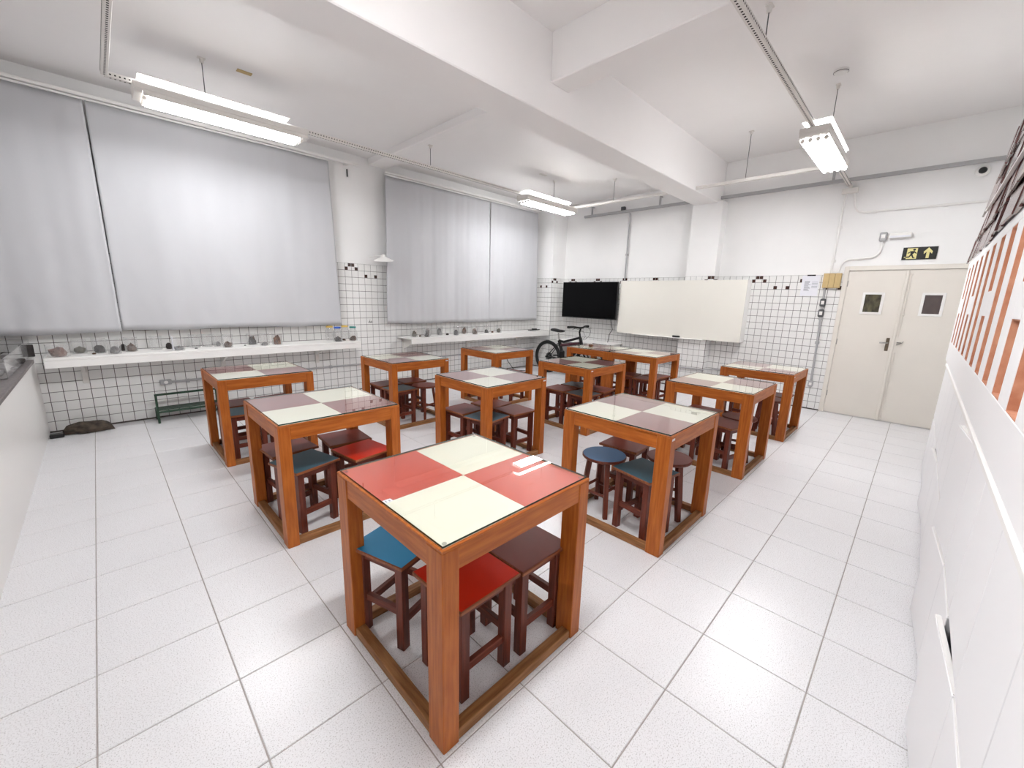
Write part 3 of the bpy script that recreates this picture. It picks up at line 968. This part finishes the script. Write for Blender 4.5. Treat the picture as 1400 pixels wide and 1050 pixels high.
def make_round():
    t = thing('round_stool', 'stool', 'stool', group='low wooden stools under the tables')
    MB().lathe([(.150, SHT - .022), (.156, SHT - .016), (.156, SHT - .005), (.152, SHT - .001)], 36).build('seat', MAH['x'], t, True)
    MB().lathe([(.151, SHT - .0015), (.151, SHT + .0005)], 36).build('seat_laminate', LAM['brown'], t)
    for k in range(4):
        a = PI / 4 + k * PI / 2
        c, s = math.cos(a), math.sin(a)
        MB().tube([(.150 * c, .150 * s, .0), (.100 * c, .100 * s, SHT - .0225)], .017, 4, rr=[.021, .024]).build('leg', MAH['z'], t)
    for k in range(4):
        a, b = PI / 4 + k * PI / 2, PI / 4 + (k + 1) * PI / 2
        z = .15 if k % 2 else .185
        r = .150 - .050 * z / SHT - .012
        MB().tube([(r * math.cos(a) * .93 + r * math.cos(b) * .07, r * math.sin(a) * .93 + r * math.sin(b) * .07, z), (r * math.cos(b) * .93 + r * math.cos(a) * .07, r * math.sin(b) * .93 + r * math.sin(a) * .07, z)], .013, 4).build('stretcher', MAH['x'], t)
    return t


SPR = {'s': make_square(), 'r': make_round()}
# laminate meshes by colour so that copies of the same stool can differ
LAMMESH = {}
for sh, p in SPR.items():
    for ch in p.children:
        if ch.name.startswith('seat_laminate'):
            for col in LAM:
                me = ch.data.copy(); me.materials[0] = LAM[col]; LAMMESH[sh, col] = me
CN = {'blue': 'blue', 'teal': 'teal blue', 'sky': 'pale blue', 'orange': 'orange-red', 'brown': 'dark maroon', 'mauve': 'mauve brown', 'slate': 'slate grey'}
STOOLS = [
    (1, 's', 'blue', .225, .632, 17, ''), (1, 's', 'orange', .302, .245, 1, ''), (1, 's', 'brown', .617, .238, 0, ''),
    (2, 's', 'teal', .225, 1.845, 14, ''), (2, 's', 'mauve', .225, 2.195, 5, ''), (2, 's', 'brown', .612, 2.135, -4, ''), (2, 's', 'orange', .600, 1.795, 8, ''),
    (3, 'r', 'sky', 1.845, .585, 0, ''), (3, 's', 'teal', 1.815, .250, -11, ''), (3, 's', 'brown', 2.185, .600, 3, ''), (3, 'r', 'mauve', 2.160, .245, 20, ''),
    (4, 's', 'mauve', .235, 3.775, 4, ''), (4, 's', 'teal', .235, 3.42, -3, ''), (4, 's', 'brown', .585, 3.76, 8, ''), (4, 'r', 'orange', .57, 3.40, 10, ''),
    (5, 's', 'mauve', 1.835, 2.20, 4, ''), (5, 's', 'teal', 1.835, 1.855, 9, ''), (5, 's', 'brown', 2.205, 1.85, -3, 'facing the camera on the right'), (5, 's', 'brown', 2.195, 2.19, 6, 'at the back'),
    (6, 's', 'mauve', 1.815, 3.745, 2, ''), (6, 's', 'slate', 1.81, 3.395, 4, ''), (6, 's', 'brown', 2.165, 3.74, -5, ''), (6, 'r', 'brown', 2.145, 3.375, 12, ''),
    (7, 's', 'slate', 3.66, 3.745, 3, ''), (7, 's', 'brown', 3.70, 3.385, -4, ''), (7, 's', 'mauve', 3.355, 3.74, 5, ''),
    (8, 's', 'brown', 3.375, 2.20, 3, 'at the left'), (8, 's', 'slate', 3.365, 1.845, -4, 'in front'), (8, 's', 'slate', 3.725, 2.20, 5, 'at the back'), (8, 's', 'brown', 3.72, 1.85, 2, 'at the right'),
    (9, 's', 'brown', 5.02, 2.185, 4, 'at the left'), (9, 's', 'brown', 5.255, 1.835, -6, 'at the right'), (9, 's', 'mauve', 4.92, 1.83, 5, ''),
    (10, 's', 'brown', 4.925, 2.615, 3, 'in front'), (10, 's', 'brown', 5.25, 2.63, -4, 'towards the whiteboard'), (10, 's', 'brown', 4.925, 2.95, 4, 'at the back'),
    (11, 's', 'brown', 3.735, .60, -4, 'at the back'), (11, 'r', 'brown', 3.755, .245, 15, ''), (11, 's', 'mauve', 3.41, .265, -14, ''), (11, 's', 'brown', 3.41, .62, 5, 'at the left'),
    (12, 's', 'brown', 5.255, .25, 3, ''), (12, 'r', 'brown', 4.915, .26, 8, ''), (12, 's', 'mauve', 4.945, .60, -5, ''),
]
used = {'s': False, 'r': False}
for tb, sh, col, x, y, rz, where in STOOLS:
    p = SPR[sh]
    o = p if not used[sh] else copy_tree(p); used[sh] = True
    o.location = (x, y, 0); o.rotation_euler = (0, 0, math.radians(rz))
    shape = 'square' if sh == 's' else 'round'
    o['label'] = f'{CN[col]} {shape} stool {where + " " if where else ""}under the {TAB[tb][4]}'
    for ch in o.children:
        if ch.name.startswith('seat_laminate'):
            ch.data = LAMMESH[sh, col]
# small brown mineral left on the back table of the joined pair
rock(4.97, 2.86, TH + .0095, 'rust', .05, .028, .025, 91, 'small reddish brown stone left on the back table of the joined pair')

# ------------------------------------------------------------------ whiteboard, television
wb = thing('whiteboard', 'wide blank whiteboard boxed out from the tiled wall', 'whiteboard', (6.56, 2.24, 0))
yA, yB = 1.135 - 2.24, 3.345 - 2.24
MB().box(.0, .02, yA, yB, .915, 1.895, c=.002).build('board_panel', M_BOARD, wb)
MB().box(.021, .235, yA + .002, yA + .02, .917, 1.893).build('side_panel', M_WHITE, wb)
MB().box(.021, .235, yB - .02, yB - .002, .917, 1.893).build('side_panel', M_WHITE, wb)
MB().box(.021, .036, yA + .02, -.59, .917, .935).build('bottom_lip', M_WHITE, wb)
MB().box(-.06, -.001, -.55, .75, .905, .918, c=.003).build('pen_tray', M_WHITE, wb)
er = thing('board_eraser', 'black board eraser lying on the whiteboard tray', 'eraser', (6.53, 2.15, .919))
MB().box(-.022, .022, -.06, .06, 0, .012, c=.003).build('felt', M_DGREY, er)
MB().box(-.024, .024, -.062, .062, .0125, .032, c=.006).build('grip', M_BLACK, er)

tv = thing('television', 'black flat television mounted beside the whiteboard', 'television', (6.50, 4.02, 0))
MB().box(-.01, .04, -.665, .665, 1.15, 1.88, c=.006).build('casing', M_BLACK, tv)
MB().box(-.0125, -.0102, -.652, .652, 1.17, 1.868).build('screen', M_SCREEN, tv)
MB().box(.041, .29, -.15, .15, 1.40, 1.65, c=.01).build('wall_bracket', M_BLACK, tv)
tag(MB().tube([(6.55, 3.50, 1.16), (6.60, 3.50, 1.05), (6.66, 3.51, .95), (6.62, 3.55, .85), (6.60, 3.56, .69)], .007, 6).build('television_cable', M_BLACK, smooth=True), 'black cable hanging below the television', 'cable')
dk = thing('side_desk', 'narrow white desk against the wall under the television', 'desk', (6.45, 3.95, 0))
MB().box(-.25, .33, -.62, .62, .66, .685, c=.004).build('desk_top', M_WHITE, dk)
MB().box(-.255, -.2505, -.62, -.30, .655, .69).build('black_edge_trim', M_BLACK, dk)
for sy in (-.58, .58):
    MB().box(-.22, .30, sy - .015, sy + .015, 0, .659, c=.003).build('leg_panel', M_WHITE, dk)

# ------------------------------------------------------------------ bicycle
BX, BYR = 5.95, 4.575
bk = thing('bicycle', 'black mountain bicycle with dark red frame parked beside the corner pillar', 'bicycle', (BX, BYR, 0))


def bp(u, z, w=0.0):
    return (w, -u, z)


WR = .34
for nm, u0 in (('rear_wheel', 0.0), ('front_wheel', 1.06)):
    tire = MB().tube([bp(u0 + (WR - .031) * math.cos(2 * PI * i / 40), WR + (WR - .031) * math.sin(2 * PI * i / 40)) for i in range(40)], .031, 10, closed=True).build('tyre', M_RUBBER, bk, True)
    MB().tube([bp(u0 + (WR - .066) * math.cos(2 * PI * i / 40), WR + (WR - .066) * math.sin(2 * PI * i / 40)) for i in range(40)], .011, 8, closed=True).build('rim', M_BLACK, tire, True)
    sp = MB()
    for i in range(28):
        a = 2 * PI * i / 28; w = .028 if i % 2 else -.028
        sp.tube([bp(u0 + .02 * math.cos(a + .5), WR + .02 * math.sin(a + .5), w), bp(u0 + (WR - .06) * math.cos(a), WR + (WR - .06) * math.sin(a))], .0013, 4)
    sp.build('spokes', M_STEEL, tire)
    MB().tube([bp(u0, WR, -.06), bp(u0, WR, .06)], .018, 10).tube([bp(u0, WR, .04), bp(u0, WR, .044)], .08, 20).build('hub', M_BLACK, tire, True)
M_BIKE = mat('black bike paint', (14, 13, 14), 0.4, spec=0.3)
M_BIKER = mat('dark red bike paint', (66, 14, 28), 0.4)
BB = bp(.43, .29); ST = bp(.285, .70); HT = bp(.80, .80); HL = bp(.855, .62)
fr = MB()
fr.tube([BB, ST], .032, 10)
fr.tube([ST, bp(.40, .68), HT], .024, 10)
fr.tube([HT, HL], .032, 10)
for w in (-.055, .055):
    fr.tube([bp(.01, WR, w), bp(.30, .32, w * .75), bp(.42, .295, w * .4)], .011, 8)
    fr.tube([bp(.01, WR, w), bp(.30, .66, w * .5)], .009, 8)
fr.build('frame', M_BIKE, bk, True)
MB().tube([bp(.46, .315), HL], .040, 10).build('down_tube', M_BIKE, bk, True)
MB().tube([bp(.315, .60), bp(.79, .69)], .026, 8).build('top_tube', M_BIKER, bk, True)
fk = MB().tube([HL, bp(.875, .575)], .026, 10)
for w in (-.055, .055):
    fk.tube([bp(.875, .58, w), bp(1.0, .40, w), bp(1.06, WR, w)], .016, 8)
fk.box(-.07, .07, -.905, -.855, .565, .605, c=.01)
fk.build('fork', M_BIKE, bk, True)
sp_ = MB().tube([ST, bp(.26, .85)], .014, 10).build('seat_post', M_STEEL, bk, True)
sd_ = MB()
sec = []
for (u, z, w, h) in ((.10, .905, .07, .030), (.15, .905, .085, .036), (.23, .895, .065, .034), (.30, .89, .04, .030), (.37, .895, .03, .024), (.41, .895, .02, .014)):
    sec.append([bp(u, z + h * math.sin(2 * PI * k / 12), w * math.cos(2 * PI * k / 12)) for k in range(12)])
vs = sum(sec, []); fs = [tuple(range(12)), tuple(range(60, 72))]
for i in range(5):
    for k in range(12):
        fs.append((i * 12 + k, i * 12 + (k + 1) % 12, (i + 1) * 12 + (k + 1) % 12, (i + 1) * 12 + k))
sd_.add(vs, fs); sd_.build('saddle', M_BLACK, bk, True)
MB().tube([HT, bp(.775, .90), bp(.80, .985)], .018, 8).build('stem', M_BIKE, bk, True)
hb = MB().tube([bp(.74, 1.005, -.33), bp(.76, 1.01, -.18), bp(.805, .99, -.06), bp(.805, .99, .06), bp(.76, 1.01, .18), bp(.74, 1.005, .33)], .018, 8).build('handlebar', M_BIKE, bk, True)
for s in (-1, 1):
    MB().tube([bp(.74, 1.005, s * .335), bp(.752, 1.008, s * .22)], .023, 8).build('grip', M_RUBBER, hb, True)
    MB().tube([bp(.77, 1.0, s * .20), bp(.83, .985, s * .22), bp(.835, .975, s * .31)], .006, 6).build('brake_lever', M_BLACK, hb, True)
    MB().tube([bp(.83, .985, s * .21), bp(.95, .93, s * .12), bp(.96, .84, s * .06), bp(.88, .76, s * .03)], .0035, 6).build('cable', M_BLACK, hb, True)
ck = MB().tube([bp(.43, .29, .055), bp(.43, .29, .060)], .085, 24).tube([bp(.43, .29, -.07), bp(.43, .29, .07)], .02, 10).build('chainring', M_BLACK, bk, True)
for s, (du, dz) in ((1, (.12, -.12)), (-1, (-.12, .12))):
    cr = MB().tube([bp(.43, .29, s * .075), bp(.43 + du, .29 + dz, s * .082)], .011, 6).build('crank', M_BLACK, ck, True)
    MB().box(s * .09, s * .18, -(.43 + du) - .035, -(.43 + du) + .035, .29 + dz - .012, .29 + dz + .012, c=.004).build('pedal', M_BLACK, ck)
MB().tube([bp(.43, .375, .058), bp(0, .375, .055)], .004, 5).tube([bp(.43, .205, .058), bp(.03, .26, .055)], .004, 5).build('chain', M_DGREY, bk)
MB().box(.045, .07, -.05, .03, .23, .31, c=.01).build('derailleur', M_BLACK, bk)
MB().tube([bp(.02, .34, -.06), bp(.10, .17, -.11), bp(.08, .004, -.17)], .008, 6).build('kickstand', M_BLACK, bk)
MB().box(-.045, .045, -.42, -.31, .33, .50, c=.02).build('frame_bag', M_BLACK, bk)
tag(MB().tube([(5.35, 5.30, .42), (5.40, 5.2, .2), (5.50, 5.10, .01), (5.60, 5.02, .008), (5.68, 4.95, .008)], .006, 6).build('floor_cable', M_BLACK, smooth=True), 'black cable drooping from the wall to the floor behind the bicycle', 'cable')

# ------------------------------------------------------------------ conduits and small wall fittings


def pipe(name, pts, r, m, label, clips=(), cat='conduit', seg=10):
    t = thing(name, label, cat, pts[0])
    o = Vector(pts[0])
    MB().tube([Vector(p) - o for p in pts], r, seg).build('pipe', m, t, True)
    for (x, y, z, d) in clips:
        c = Vector((x, y, z)) - o
        if d == 'x':
            MB().box(c.x - r * .4, c.x + r + .006, c.y - r - .012, c.y + r + .012, c.z - r - .006, c.z + r + .006, c=.002).build('clip', m, t)
        else:
            MB().box(c.x - r - .006, c.x + r + .006, c.y - r - .002, c.y + r + .01, c.z - r - .006, c.z + r + .006, c=.002).build('clip', m, t)
    return t


def arc(p0, c, p1, n=5):
    p0, c, p1 = Vector(p0), Vector(c), Vector(p1)
    return [tuple((1 - t) ** 2 * p0 + 2 * t * (1 - t) * c + t * t * p1) for t in [i / n for i in range(n + 1)]]


pipe('wall_conduit', [(-.10, 5.335, .425), (3.0, 5.335, .418), (6.34, 5.335, .42)], .014, M_GREYPIPE, 'grey conduit running low along the tiled wall under the shelves', [(x, 5.338, .42, 'y') for x in (.05, 1.0, 1.77, 2.6, 3.6, 4.6, 5.6)])
so = thing('wall_socket', 'grey socket box on the tiled wall above the green bench', 'socket', (-.155, 5.345, .427))
MB().box(-.055, .055, -.032, .014, -.03, .03, c=.008).build('box', M_GREYPIPE, so)
MB().lathe([(.02, 0), (.018, .003)], 14).build('outlet', M_WHITE, so).rotation_euler = (PI / 2, 0, 0)
so.children[1].location = (0, -.032, 0)
pe = pipe('wall_conduit', [(6.775, 4.6, .40), (6.775, 2.25, .40)] + [(6.70, 2.16, .40), (6.572, 2.15, .40), (6.572, 1.70, .405), (6.572, 1.64, .405), (6.70, 1.62, .405), (6.775, 1.55, .41), (6.775, .22, .415)], .013, M_GREYPIPE, 'grey conduit running low along the whiteboard wall around the pillar', [(6.775, y, .41, 'x') for y in (3.8, 2.8, 1.38, .6)])
so = thing('wall_socket', 'grey socket box on the tiled wall behind the joined tables', 'socket', (6.775, 2.46, .40))
MB().box(-.03, .02, -.055, .055, -.032, .032, c=.008).build('box', M_GREYPIPE, so)
MB().box(-.033, -.0302, -.022, .022, -.02, .02).build('outlet', M_WHITE, so)
pipe('grey_downpipe', [(6.775, .185, 1.79), (6.775, .16, 1.0), (6.775, .15, .42)], .014, M_GREYPIPE, 'grey conduit dropping from the beige box to the low socket by the door', [(6.775, .16, 1.0, 'x'), (6.775, .17, 1.35, 'x')])
so = thing('wall_switch', 'grey switch pair on the conduit below the beige box', 'switch', (6.775, .177, 1.50))
for dz in (-.075, .075):
    b = MB().box(-.03, .018, -.034, .034, dz - .055, dz + .055, c=.012).build('box', M_DGREY, so)
    MB().box(-.034, -.0302, -.018, .018, dz - .026, dz + .026, c=.001).build('rocker', M_WHITE, b)
so = thing('wall_socket', 'low grey socket at the end of the conduit near the last table', 'socket', (6.78, .15, .39))
MB().box(-.028, .015, -.03, .03, -.045, .045, c=.008).build('box', M_GREYPIPE, so)
MB().box(-.031, -.0282, -.016, .016, -.02, .02).build('outlet', M_WHITE, so)
# overhead grey bar
br = thing('cable_tray', 'long grey steel cable tray high along the whiteboard wall', 'cable tray', (6.72, 4.40, 3.19))
MB().box(-.02, .02, -5.95, 0, -.022, .022, c=.003).build('tray_bar', M_GREYPIPE, br)
for y in (-.18, -1.62, -4.1):
    MB().box(-.012, .012, y - .015, y + .015, .023, .16, c=.002).box(-.012, .075, y - .015, y + .015, .161, .175).build('hanger', M_GREYPIPE, br)
pipe('grey_downpipe', [(6.765, 3.39, 3.165), (6.765, 3.385, 1.92)], .013, M_GREYPIPE, 'thin grey conduit dropping behind the gap between television and whiteboard', [(6.77, 3.387, 2.4, 'x')])
tag(MB().box(6.74, 6.80, 3.50, 3.58, 3.22, 3.29, c=.006).build('junction_box', M_DGREY), 'small dark box above the cable tray near the corner', 'junction box')
# white conduits
wz = thing('white_junction', 'white ceiling-height junction box where trunking meets the door wall', 'junction box', (6.77, .10, 3.06))
MB().box(-.02, .025, -.09, .09, -.035, .035, c=.006).build('box', M_WHITEMET, wz)
MB().box(-.03, .0, -.02, .02, .0355, .07).build('trunking_bracket', M_WHITEMET, wz)
pipe('white_conduit', [(6.78, .14, 3.02), (6.78, .147, 1.99)], .012, M_WHITE, 'white conduit dropping straight to the beige box', [(6.783, .143, 2.6, 'x'), (6.783, .146, 2.15, 'x')])
pipe('white_conduit', [(6.78, .045, 3.02)] + arc((6.78, .02, 2.87), (6.78, .005, 2.765), (6.78, -.12, 2.765)) + [(6.78, -1.64, 2.757)], .012, M_WHITE, 'white conduit turning along the wall above the double door', [(6.783, -.2, 2.765, 'x'), (6.783, -.85, 2.76, 'x')])
pipe('white_conduit', [(6.78, .062, 1.99)] + arc((6.78, .06, 2.03), (6.78, .06, 2.165), (6.78, -.06, 2.165)) + arc((6.78, -.22, 2.172), (6.78, -.335, 2.175), (6.78, -.338, 2.30)) + [(6.78, -.338, 2.385)], .011, M_WHITE, 'curved white conduit from the beige box to the emergency light', [(6.783, -.14, 2.168, 'x'), (6.783, -.338, 2.34, 'x')])
em = thing('emergency_light', 'slim white emergency light above the double door', 'emergency light', (6.77, -.335, 2.435))
MB().box(-.03, .028, -.037, .037, -.055, .055, c=.01).build('socket_box', M_GREYPIPE, em)
MB().box(-.034, -.0302, -.02, .02, -.025, .025, c=.001).build('plug', M_WHITE, em)
MB().box(-.03, .028, -.27, -.06, -.03, .036, c=.006).build('lamp_body', M_WHITE, em)
MB().box(-.034, -.0302, -.262, -.068, -.024, .0, c=.001).build('lens', M_PAPER, em)
MB().box(-.005, .005, -.0605, -.0375, -.005, .005).build('lead', M_WHITE, em)
bb = thing('fibreboard_box', 'beige fibreboard cover box on the tile edge beside the door', 'cover box', (6.765, .118, 1.88))
MB().box(-.03, .03, -.10, -.033, -.10, .10, c=.002).build('board', M_KRAFT, bb)
MB().box(-.03, .03, -.031, .033, -.10, .10, c=.002).build('board', M_KRAFT, bb)
MB().box(-.03, .03, .035, .10, -.10, .10, c=.002).build('board', M_KRAFT, bb)
nt_ = thing('paper_notice', 'white printed paper notice taped to the tiles beside the beige box', 'notice', (6.79, .37, 1.81))
MB().box(-.0015, .0, -.105, .105, -.145, .15).build('sheet', M_PAPER, nt_)
pr = MB(); rnd = random.Random(9)
for k in range(9):
    w = rnd.uniform(.05, .08)
    pr.box(-.0022, -.0016, .07 - w, .07, .06 - .016 * k, .068 - .016 * k)
for k in range(5):
    pr.box(-.0022, -.0016, -.09, -.02, .05 - .02 * k, .056 - .02 * k)
pr.build('printed_lines', M_INK, nt_)
MB().box(-.0035, -.0016, -.05, .05, .140, .158).build('tape', M_BLACK, nt_)
# exit sign
es = thing('exit_sign', 'black exit sign with yellow running figure and upward arrow', 'sign', (6.797, -.712, 2.21))
fn = lambda a, b, d: (d, -a, b)
MB().box(-.006, .0, -.158, .158, -.076, .076, c=.001).build('sign_plate', M_SIGNBK, es)
MB().prism([(-.118, -.066), (-.022, -.066), (-.022, .064), (-.118, .064)], -.0075, -.0062, fn).build('doorway_shape', M_YELLOW, es)
fg = MB()
fg.prism([(-.052 + .013 * math.cos(2 * PI * k / 12), .045 + .013 * math.sin(2 * PI * k / 12)) for k in range(12)], -.0085, -.0076, fn)
for q in ([(-.085, .028), (-.05, .030), (-.042, .018), (-.062, -.012), (-.082, -.012)],
          [(-.085, .028), (-.112, .006), (-.106, -.002), (-.078, .018)],
          [(-.05, .030), (-.024, .002), (-.030, -.006), (-.056, .016)],
          [(-.064, -.008), (-.046, -.05), (-.036, -.052), (-.034, -.060), (-.054, -.060), (-.078, -.012)],
          [(-.082, -.010), (-.094, -.034), (-.125, -.038), (-.125, -.050), (-.088, -.048), (-.066, -.014)]):
    fg.prism(q, -.0085, -.0076, fn)
fg.build('running_figure', M_SIGNBK, es)
MB().prism([(-.140, -.050), (-.125, -.052), (-.118, -.044), (-.130, -.036)], -.0085, -.0062, fn).build('foot_shape', M_YELLOW, es)
MB().prism([(.062, -.062), (.090, -.062), (.090, .014), (.112, -.012), (.116, .018), (.076, .066), (.036, .018), (.040, -.012), (.062, .014)], -.0075, -.0062, fn).build('arrow', M_YELLOW, es)
# dome camera, detector, ceiling plate
dm = thing('dome_camera', 'small black dome camera high on the wall right of the door', 'camera', (6.77, -1.085, 3.10))
MB().lathe([(.06, 0), (.06, .02), (.05, .028)], 20).build('base', M_WHITE, dm, True).rotation_euler = (0, -PI / 2, 0)
dm.children[0].location = (.028, 0, 0)
MB().lathe([(.036, .0), (.034, .015), (.024, .028), (.008, .034)], 20).build('dome', M_BLACK, dm, True).rotation_euler = (0, -PI / 2, 0)
dm.children[1].location = (.001, 0, 0)
sm = thing('smoke_detector', 'round white smoke detector on the ceiling above the door light', 'smoke detector', (4.69, .06, ZC))
MB().lathe([(.06, -.001), (.06, -.018), (.05, -.030), (.02, -.034)], 24).build('body', M_WHITE, sm, True)
MB().lathe([(.061, -.0185), (.0615, -.0215), (.058, -.0225)], 24, cap=False).build('vent_ring', M_DGREY, sm, True)
tag(B(.56, .68, 3.90, 3.96, ZL - .006, ZL - .0005, c=.002).build('blank_plate', M_KRAFT), 'beige blanking plate on the ceiling beside the left suspension rod', 'plate')
tag(B(4.70, 4.85, R1 - .10, R1 - .05, ZL - .006, ZL - .0005, c=.002).build('blank_plate', M_WHITEMET), 'white blanking plate on the ceiling near the far corner light', 'plate')
# wall lamp on tiled strip
wl = thing('wall_lamp', 'small white wall lamp with shallow shade over the tiled strip', 'wall lamp', (2.47, 5.36, 2.07))
MB().tube([(0, 0, 0), (.06, -.12, .03), (.10, -.25, .01)], .006, 6).build('arm', M_WHITE, wl, True)
sdm = MB().lathe([(.022, .04), (.034, .030), (.145, -.026), (.145, -.031), (.032, .023)], 22, cap=False).build('shade', M_WHITE, wl, True)
sdm.location = (.10, -.26, -.02); sdm.rotation_euler = (.15, -.12, 0)
MB().lathe([(.001, .065), (.026, .058), (.03, .034)], 14).build('cap', M_WHITE, sdm, True)
tag(sdm, label='shallow white conical shade')
lg = MB()
for q in ([(-.035, -.012), (.035, -.012), (.030, -.022), (-.030, -.022)], [(-.028, -.005), (-.008, .012), (.0, -.006)], [(.004, -.006), (.014, .010), (.032, -.005)], [(-.018, .022), (.004, .018), (-.004, .028)]):
    lg.prism(q, -.0075, -.006, lambda a, b, d: (a, d, b))
lgo = lg.build('emblem_sticker', M_DGREY, None, loc=(2.44, Y1 - .001, 1.088))
tag(lgo, 'small dark emblem sticker on a tile between the shelves', 'sticker')

# ------------------------------------------------------------------ bench, floor rock
gb_ = thing('green_bench', 'low dark green metal frame bench against the tiled wall', 'bench', (-.28, 5.22, 0))
for x in (0.0, .56):
    for y in (-.13, .08):
        MB().box(x - .011, x + .011, y - .011, y + .011, 0, .145 if y > 0 else .32, c=.002).build('leg', M_GREEN, gb_)
MB().box(-.012, .572, -.142, -.118, .321, .343, c=.002).build('top_rail', M_GREEN, gb_)
for y in (-.13, .08):
    MB().box(.0115, .5485, y - .010, y + .010, .118, .140, c=.002).build('side_rail', M_GREEN, gb_)
for k in range(4):
    MB().box(-.012, .572, -.105 + .045 * k, -.07 + .045 * k, .1405, .152, c=.002).build('slat', M_GREEN, gb_)
fr_ = rock(-.83, 5.17, 0, 'floor', .185, .075, .085, 37, 'large dark elongated rock lying on the floor by the tiled wall', name='floor_rock', rz=-.08)
tag(B(-1.12, -1.02, 5.10, 5.17, 0, .04, c=.006).build('black_block', M_BLACK), 'small black block on the floor beside the ledge', 'block')

# ------------------------------------------------------------------ cabinets on the right
CF = -1.11        # front plane
MODW = .41
XS = .09
for u in range(6):
    x0 = XS + u * 2 * MODW; x1 = x0 + 2 * MODW
    nm = ['at the camera end', 'second from the camera', 'third from the camera', 'fourth from the camera', 'fifth from the camera', 'at the door end'][u]
    cb = thing('base_cabinet', f'white two-tier base cabinet with flat doors, {nm}', 'cabinet', (x0, CF, 0), group='white cabinets along the side wall')
    W_ = x1 - x0
    b = MB()
    b.box(.002, .018, -.52, -.020, .06, .998); b.box(W_ - .018, W_ - .002, -.52, -.020, .06, .998)
    b.box(.018, W_ - .018, -.52, -.020, .06, .078); b.box(.018, W_ - .018, -.52, -.020, .98, .998)
    b.box(.018, W_ - .018, -.52, -.020, .485, .503); b.box(.018, W_ - .018, -.52, -.51, .078, .98)
    b.build('carcass', M_CAB, cb)
    MB().box(.002, W_ - .002, -.50, -.05, 0, .0595).build('plinth', M_CAB, cb)
    for row, (z0, z1) in enumerate(((.02, .478), (.502, .995))):
        for d in (0, 1):
            xl = d * MODW + .003; w = MODW - .006
            ajar = {(4, 1): 4.0, (4, 0): 4.4, (2, 0): 4.2, (8, 0): 3.0}.get((u * 2 + d, row), 0)
            # hinged on the camera side, the far edge swings into the room
            do = MB().box(0, w, -.018, 0, z0, z1, c=.002).build('door', M_CAB, cb, loc=(xl, -.001, 0))
            do.rotation_euler = (0, 0, math.radians(ajar))
            MB().box(.004, w - .004, -.016, -.002, z1 + .0002, z1 + .004).build('edge_strip', M_WHITE, do)
ct = tag(B(XS, XS + 12 * MODW, CF - .52, CF + .008, 1.001, 1.024, c=.003).build('counter_top', M_WHITE), 'white worktop strip running over the cabinets', 'worktop')

# slotted white screen
SX0, SX1 = XS, 5.42
SZ0, SZ1, ZA, ZB = 1.026, 1.96, 1.212, 1.905
sc = thing('slotted_screen', 'white panel cut with tall slots showing raw terracotta edges', 'screen', (0, CF, 0))
PITCH_S = .385; OW = .20; ST0 = 1.14 - 2 * PITCH_S
TK = .045
slots = []
x = ST0; k = 0
while x + OW < SX1 - .05:
    if x > SX0 + .05: slots.append((x, k))
    x += PITCH_S; k += 1
MB().box(SX0, SX1, -TK, 0, SZ0, ZA, c=.002).build('bottom_board', M_CAB, sc)
MB().box(SX0, SX1, -TK, 0, ZB, SZ1, c=.002).build('top_board', M_CAB, sc)
prev = SX0
for xs, k in slots + [(SX1, -1)]:
    MB().box(prev + .0005, xs - .0005, -TK, 0, ZA + .0005, ZB - .0005, c=.001).build('post', M_CAB, sc)
    prev = xs + OW
for xs, k in slots:
    xe = xs + OW
    bridge = (k % 3 == 0)
    rv = MB()
    rv.box(xs + .0002, xs + .004, -TK + .001, -.002, ZA + .001, ZB - .001)
    rv.box(xe - .004, xe - .0002, -TK + .001, -.002, ZA + .001, ZB - .001)
    rv.box(xs + .004, xe - .004, -TK + .001, -.002, ZA + .001, ZA + .005)
    rv.box(xs + .004, xe - .004, -TK + .001, -.002, ZB - .005, ZB - .001)
    rv.build('cut_edge', M_TERRA, sc)
    if bridge:
        br_ = MB().box(xs + .0045, xe - .0045, -TK, 0, 1.49, 1.62, c=.001).build('bridge', M_CAB, sc)
        MB().box(xs + .006, xe - .006, -TK + .001, -.003, 1.485, 1.4898).box(xs + .006, xe - .006, -TK + .001, -.003, 1.6202, 1.625).build('cut_edge', M_TERRA, br_)
MB().box(SX0, SX1, -TK - .02, -TK - .002, SZ0, SZ1).build('backing_board', M_CAB, sc)

# mock roof of brown slates above the screen
rf = thing('slate_roof', 'rows of overlapping glossy brown roof slates above the slotted screen', 'roof panel', (0, CF, 0))
MB().box(.3, 4.6, -.06, -.035, 1.961, 2.62).build('roof_board', M_CAB, rf)
RW = .215
SL = B(-RW / 2 + .004, RW / 2 - .004, -.006, .006, 0, .215, c=.002).mesh('roof_slate', M_ROOF)
rnd = random.Random(21)
for r, (z, xe) in enumerate(((1.963, 5.40), (2.115, 4.95), (2.30, 4.90), (2.45, 4.35))):
    x = .4 + (r % 2) * RW / 2
    while x < xe:
        o = obj('roof_slate', SL, rf, (x, .012 + rnd.uniform(-.005, .005), z + rnd.uniform(-.008, .008)))
        o.rotation_euler = (math.radians(6 + rnd.uniform(-1.5, 1.5)), 0, rnd.uniform(-.03, .03))
        x += RW
MB().box(.3, 4.4, .004, .022, 2.278, 2.288, c=.002).build('white_batten', M_WHITE, rf)
